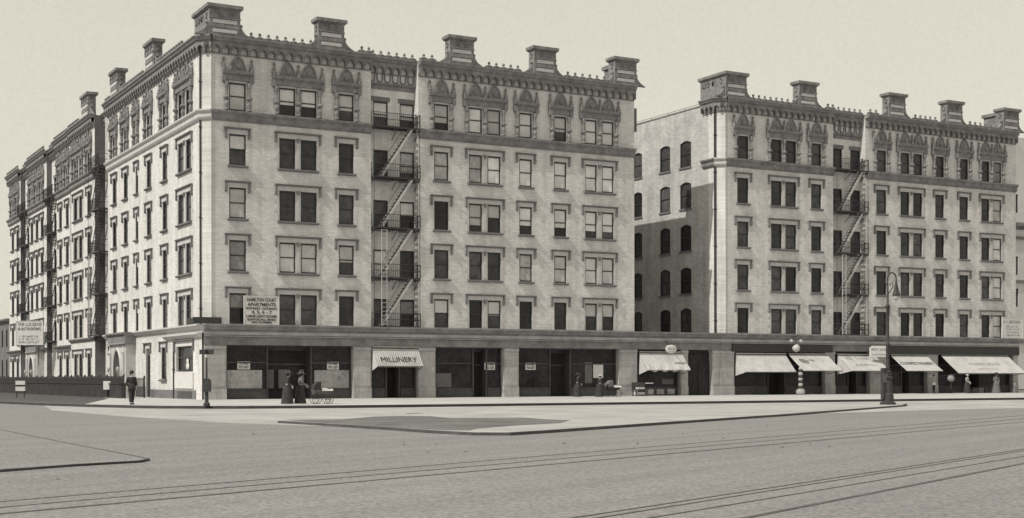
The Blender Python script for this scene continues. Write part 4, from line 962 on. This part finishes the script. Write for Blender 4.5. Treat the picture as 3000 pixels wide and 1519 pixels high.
# ------------------------------------------------------------------ people
def skin_mesh(name, verts, edges, radii, root, m, parent, levels=1):
    me = bpy.data.meshes.new(name); me.from_pydata(verts, edges, []); me.update()
    ob = bpy.data.objects.new(name, me); col.objects.link(ob)
    md = ob.modifiers.new('s', 'SKIN'); sv = me.skin_vertices[0].data
    for i, r in enumerate(radii): sv[i].radius = r if isinstance(r, tuple) else (r, r); sv[i].use_root = (i == root)
    md.use_smooth_shade = True
    ob.modifiers.new('d', 'SUBSURF').levels = levels
    dg = bpy.context.evaluated_depsgraph_get(); nm = bpy.data.meshes.new_from_object(ob.evaluated_get(dg))
    bpy.data.objects.remove(ob); bpy.data.meshes.remove(me)
    nm.materials.clear(); nm.materials.append(M[m]); nm.name = name
    return link(name, nm, parent)
def person(label, x, y, rz, h=1.68, coat='cloth', lower='cloth', skirt=True, hat='wide', hatm='cloth', step=.0, lean=0, arms=((.25, -.1), (.25, -.1)), z0=0, flowers=False, top_m=None):
    """faces local -y; arms: (forward, outward) hand offsets from the hips"""
    k = h / 1.68
    t = thing('person', label, 'person', (x, y, z0), rz, group='people on the pavement'); t.scale = (k, k, k)
    ln = lambda z: -lean * max(0, z - .9)
    V = []; E = []; Rr = []
    def add(p, r, par=None):
        V.append(p); Rr.append(r); i = len(V) - 1
        if par is not None: E.append((par, i))
        return i
    pel = add((0, 0, .92), (.15, .11)); sp = add((0, ln(1.12), 1.12), (.13, .1), pel); ch = add((0, ln(1.32), 1.32), (.17, .11), sp)
    nk = add((0, ln(1.44) - .01, 1.44), .055, ch); hd = add((0, ln(1.5) - .02, 1.5), (.062, .075), nk); hd2 = add((0, ln(1.57) - .03, 1.58), (.075, .092), hd); hd3 = add((0, ln(1.64) - .02, 1.65), (.06, .07), hd2)
    nose = add((0, ln(1.55) - .125, 1.555), .012, hd2)
    for s, st in ((-1, step), (1, -step)):
        hip = add((s * .09, 0, .86), .09, pel); kn = add((s * .1, -st * .5 - .01, .48), .06, hip); an = add((s * .1, -st + .02, .09), .04, kn); toe = add((s * .11, -st - .15, .04), .035, an)
    hands = []
    for s, (fw, ow) in zip((-1, 1), arms):
        sh = add((s * .19, ln(1.38), 1.36), .055, ch); el_ = add((s * (.25 + ow * .3), ln(1.1) + .04 - fw * .2, 1.1), .043, sh)
        ha = add((s * (.23 + ow), ln(1.0) - fw, .90 + fw * .35), .03, el_); pm = add((s * (.23 + ow), ln(1.0) - fw - .03, .83 + fw * .38), (.035, .02), ha)
        hands.append((s * (.23 + ow), ln(1.0) - fw - .03, .83 + fw * .38, s))
    skin_mesh('body', V, E, Rr, 0, 'skin', t)
    fb = MB()
    for hx, hy, hz, s in hands:                      # five bent fingers on each hand
        for q, (o_, l_) in enumerate(((-.027, .062), (-.009, .075), (.009, .07), (.027, .055))):
            fb.tube([(hx + .004, hy + o_, hz - .02), (hx - s * .004, hy + o_, hz - .02 - l_ * .6), (hx - s * .018, hy + o_, hz - .02 - l_)], .009, 5, .006)
        fb.tube([(hx - s * .01, hy - .03, hz + .01), (hx - s * .035, hy - .045, hz - .02), (hx - s * .04, hy - .045, hz - .045)], .01, 5, .007)
    fb.obj('fingers', 'skin', t)
    # jacket torso + sleeves
    JV = [(0, 0, .88), (0, ln(1.12), 1.12), (0, ln(1.33), 1.33), (0, ln(1.42), 1.42)]; JE = [(0, 1), (1, 2), (2, 3)]; JR = [(.19, .15) if not skirt else (.145, .125), (.175 if not skirt else .135, .13), (.225 if not skirt else .2, .155), .085]
    for s, (fw, ow) in zip((-1, 1), arms):
        i = len(JV); JV += [(s * .2, ln(1.38), 1.36), (s * (.25 + ow * .3), ln(1.1) + .04 - fw * .2, 1.1), (s * (.23 + ow), ln(1.0) - fw + .01, .93 + fw * .33)]
        JE += [(2, i), (i, i + 1), (i + 1, i + 2)]; JR += [.088 if not skirt else .105, .068, .05]
    skin_mesh('jacket' if not skirt else 'blouse', JV, JE, JR, 0, top_m or coat, t)
    if skirt:
        b = MB(); pr = [(.37, .03), (.36, .1), (.31, .4), (.28, .65), (.245, .85), (.2, .96), (.135, 1.04)]; n = 20; rings = []
        for r, z in pr:
            rings.append([b.vert((math.cos(2 * math.pi * q / n) * r * (1 + .09 * math.cos(q * math.pi * .8) * (1.05 - z)), math.sin(2 * math.pi * q / n) * r * (.9 + .05 * math.sin(q * 4)) , z)) for q in range(n)])
        for a, c in zip(rings, rings[1:]):
            for q in range(n): b.f.append([a[q], a[(q + 1) % n], c[(q + 1) % n], c[q]])
        b.obj('skirt', lower, t, smooth=True)
    else:
        TV = [(0, 0, .93)]; TE = []; TR = [(.15, .115)]
        for s, st in ((-1, step), (1, -step)):
            i = len(TV); TV += [(s * .09, 0, .82), (s * .1, -st * .5 - .01, .48), (s * .1, -st + .02, .1)]; TE += [(0, i), (i, i + 1), (i + 1, i + 2)]; TR += [.12, .095, .08]
        skin_mesh('trousers', TV, TE, TR, 0, lower, t)
        b = MB()
        for s, st in ((-1, step), (1, -step)): b.lathe((s * .105, -st - .05, 0), [(.06, 0), (.062, .04), (.05, .075), (.03, .1)], 8, .85, 2.1)
        b.obj('shoes', 'cloth', t)
        b = MB(); b.lathe((0, ln(1.3), .74), [(.225, 0), (.21, .14), (.19, .34)], 12, 1, .82); b.obj('jacket_skirt', coat, t, smooth=True)
    b = MB(); b.lathe((0, ln(1.57), 1.5), [(.07, 0), (.095, .05), (.1, .12), (.085, .17), (.03, .2)], 10, .9, 1.05); b.obj('hair', 'hair', t, smooth=True)
    b = MB(); zc = 1.63; cy = ln(1.6) - .02
    if hat == 'wide': b.lathe((0, cy, zc), [(.24, 0), (.29, .014), (.28, .04), (.16, .055), (.155, .14), (.12, .18), (.03, .19)], 14)
    elif hat == 'derby': b.lathe((0, cy, zc), [(.12, 0), (.15, .012), (.15, .025), (.1, .03), (.1, .09), (.07, .13), (.02, .145)], 14)
    elif hat == 'boater': b.lathe((0, cy, zc), [(.15, 0), (.16, .012), (.15, .025), (.1, .03), (.1, .1), (.09, .105)], 14)
    if hat: b.obj('hat', hatm, t, smooth=False)
    if flowers:
        b = MB()
        for q in range(5): b.lathe((.13 * math.cos(q * 1.3 + 3.6), cy + .13 * math.sin(q * 1.3 + 3.6), zc + .05), [(.02, 0), (.045, .03), (.04, .06), (.01, .08)], 6)
        b.obj('hat_flowers', 'paper', t)
    return t
person('standing person in dark suit and hat before the gothic porch', -8.4, -15.0, R(10), 1.74, 'cloth', 'cloth', False, 'derby', 'cloth', .12, 0, ((.02, .02), (.02, .02)))
person('woman in a long dark dress and flowered hat, left of the two at the kerb', -1.1, -19.0, R(70), 1.68, 'cloth', 'cloth', True, 'wide', 'cloth', 0, .05, ((.25, 0), (.2, 0)), flowers=True)
person('woman in grey blouse and flowered hat holding the pale baby carriage', -.28, -18.75, R(85), 1.66, 'clothmid', 'cloth', True, 'wide', 'cloth', 0, .08, ((.35, -.05), (.35, -.05)), flowers=True, top_m='clothmid')
person('dark dressed person walking in front of the wide dark store, left of the dark carriage', 26.8, -3.4, R(60), 1.66, 'cloth', 'cloth', True, 'wide', 'cloth', 0, .05)
person('dark clothed person pushing the carriage before the wide dark store', 27.9, -4.6, R(85), 1.6, 'cloth', 'cloth', True, 'boater', 'white', 0, .12, ((.35, -.05), (.35, -.05)), top_m='cloth')
person('person in shade under the widest awning, in grey, nearest the lamp', 67.6, -2.4, R(20), 1.62, 'clothmid', 'cloth', True, 'boater', 'white', 0, 0, top_m='blindgrey')
person('person in a long grey coat under the widest awning', 71.0, -2.6, R(-30), 1.7, 'clothmid', 'clothmid', True, 'wide', 'cloth', 0, 0, top_m='clothmid')
person('small child in white under the right end of the widest awning', 73.0, -2.9, R(40), 1.05, 'white', 'clothmid', True, 'boater', 'clothmid', 0, 0, top_m='paper')
person('person in white shirt and dark trousers in the confectionery shade', 64.4, -1.6, R(10), 1.66, 'white', 'cloth', False, None, 'cloth', .05, 0, top_m='paper')
person('person sitting low in the grocer doorway, hidden in awning shade', 56.9, -1.2, R(-10), 1.35, 'clothmid', 'cloth', True, 'wide', 'cloth', 0, .1) if False else None

def carriage(label, x, y, rz, body='clothmid', hood='cloth', lining='white', blanket=True):
    t = thing('baby_carriage', label, 'baby carriage', (x, y, 0), rz, group='baby carriages on the pavement')
    b = MB(); n = 8; rings = []
    for s, (w_, z) in enumerate(((.14, .48), (.24, .6), (.27, .78))):
        pts = [(-.42 - .1 * s * .5, -w_), (.42 + .1 * s * .5, -w_), (.5 + .1 * s * .5, 0), (.42 + .1 * s * .5, w_), (-.42 - .1 * s * .5, w_), (-.5 - .1 * s * .5, 0)]
        rings.append([b.vert((a, c, z)) for a, c in pts])
    for a, c in zip(rings, rings[1:]):
        for k in range(6): b.f.append([a[k], a[(k + 1) % 6], c[(k + 1) % 6], c[k]])
    b.f.append(rings[0][::-1]); b.f.append(rings[-1]); b.obj('basket', body, t)
    hb = MB(); m = 7
    R0 = [[hb.vert((-.1 - .42 * math.sin(a), .28 * s, .76 + .46 * math.cos(a))) for s in (-1, -.5, 0, .5, 1)] for a in [k * math.pi / 2 / m for k in range(m + 1)]]
    for a, c in zip(R0, R0[1:]):
        for k in range(4): hb.f.append([a[k], a[k + 1], c[k + 1], c[k]])
    for j in (0, 4):
        o_ = hb.vert((-.1, .28 * (-1 if j == 0 else 1), .76))
        for a, c in zip(R0, R0[1:]): hb.f.append([o_, a[j], c[j]])
    hb.obj('hood', hood, t)
    if blanket:
        bl = MB()
        for k in range(6):
            a, c = k / 6, (k + 1) / 6; f = lambda q: .82 + .05 * math.sin(q * 6)
            bl.poly([(-.05 + a * .62, -.29, f(a)), (-.05 + c * .62, -.29, f(c)), (-.05 + c * .62, .29, f(c)), (-.05 + a * .62, .29, f(a))])
            bl.poly([(-.05 + a * .62, -.29, f(a)), (-.05 + a * .62, -.31, .7), (-.05 + c * .62, -.31, .7), (-.05 + c * .62, -.29, f(c))])
        bl.obj('blanket', lining, t)
    for (wx, r) in ((-.34, .27), (.36, .22)):
        for s in (-1, 1):
            wb = MB(); ring = [(wx + r * math.cos(k * math.pi / 8), s * .27, r + r * math.sin(k * math.pi / 8)) for k in range(17)]; wb.tube(ring, .018, 4)
            for k in range(4): wb.tube([(wx + r * math.cos(k * math.pi / 4), s * .27, r + r * math.sin(k * math.pi / 4)), (wx - r * math.cos(k * math.pi / 4), s * .27, r - r * math.sin(k * math.pi / 4))], .006, 3)
            wb.obj('wheel', 'iron', t)
    MB().tube([(-.5, -.22, .74), (-.85, -.22, .98), (-.85, .22, .98), (-.5, .22, .74)], .015, 5).tube([(-.34, -.25, .27), (0, -.2, .5), (.36, -.25, .22)], .015, 4).tube([(-.34, .25, .27), (0, .2, .5), (.36, .25, .22)], .015, 4).obj('handle', 'iron', t)
    return t
carriage('baby carriage with a dark hood and bright white blanket near the two women', 1.2, -18.1, R(-6))
carriage('dark baby carriage with white trimmed hood before the wide dark store', 29.2, -4.4, R(-4), 'iron', 'clothmid', 'white')
# boot-black stand against the pier
t = thing('bootblack_stand', 'low wooden bootblack bench with white boxes against the pale pier left of the gap shop', 'stand', (33.6, -1.5, 0))
b = MB(); b.box(-.6, .6, -.3, .3, .45, .52); 
for sx in (-.52, .52):
    for sy in (-.25, .2): b.box(sx - .04, sx + .04, sy - .04, sy + .04, 0, .45)
b.box(-.6, .6, .22, .3, .52, 1.05); b.obj('bench', 'wood', t)
MB().box(-.35, .25, -.25, .1, .53, .68).box(-.5, .3, -.2, .15, .12, .3).obj('box', 'panel', t); MB().box(.5, 1.15, -.1, .0, .95, 1.02).obj('awning_arm', 'white', t)
t = thing('fruit_display', 'low row of pale goods crates in shade at the far right store', 'crates', (68.9, -1.6, 0))
for k in range(4): MB().box(k * .75, k * .75 + .62, -.25, .25, .0, .42 + .05 * (k % 2)).box(k * .75 + .05, k * .75 + .57, -.2, .2, .46, .5).obj('crate', 'clothmid' if k % 2 else 'wood', t)
t = thing('glass_globe_display', 'round pale gumball globe on a stand in the shade left end of widest awning', 'display', (66.9, -1.2, 0))
MB().lathe((0, 0, 0), [(.2, 0), (.06, .1), (.05, .9), (.14, 1.0)], 8).obj('stand', 'iron', t); MB().lathe((0, 0, 1.0), [(.12, 0), (.3, .15), (.33, .32), (.24, .54), (.08, .62)], 12).obj('globe', 'paper', t, smooth=True)
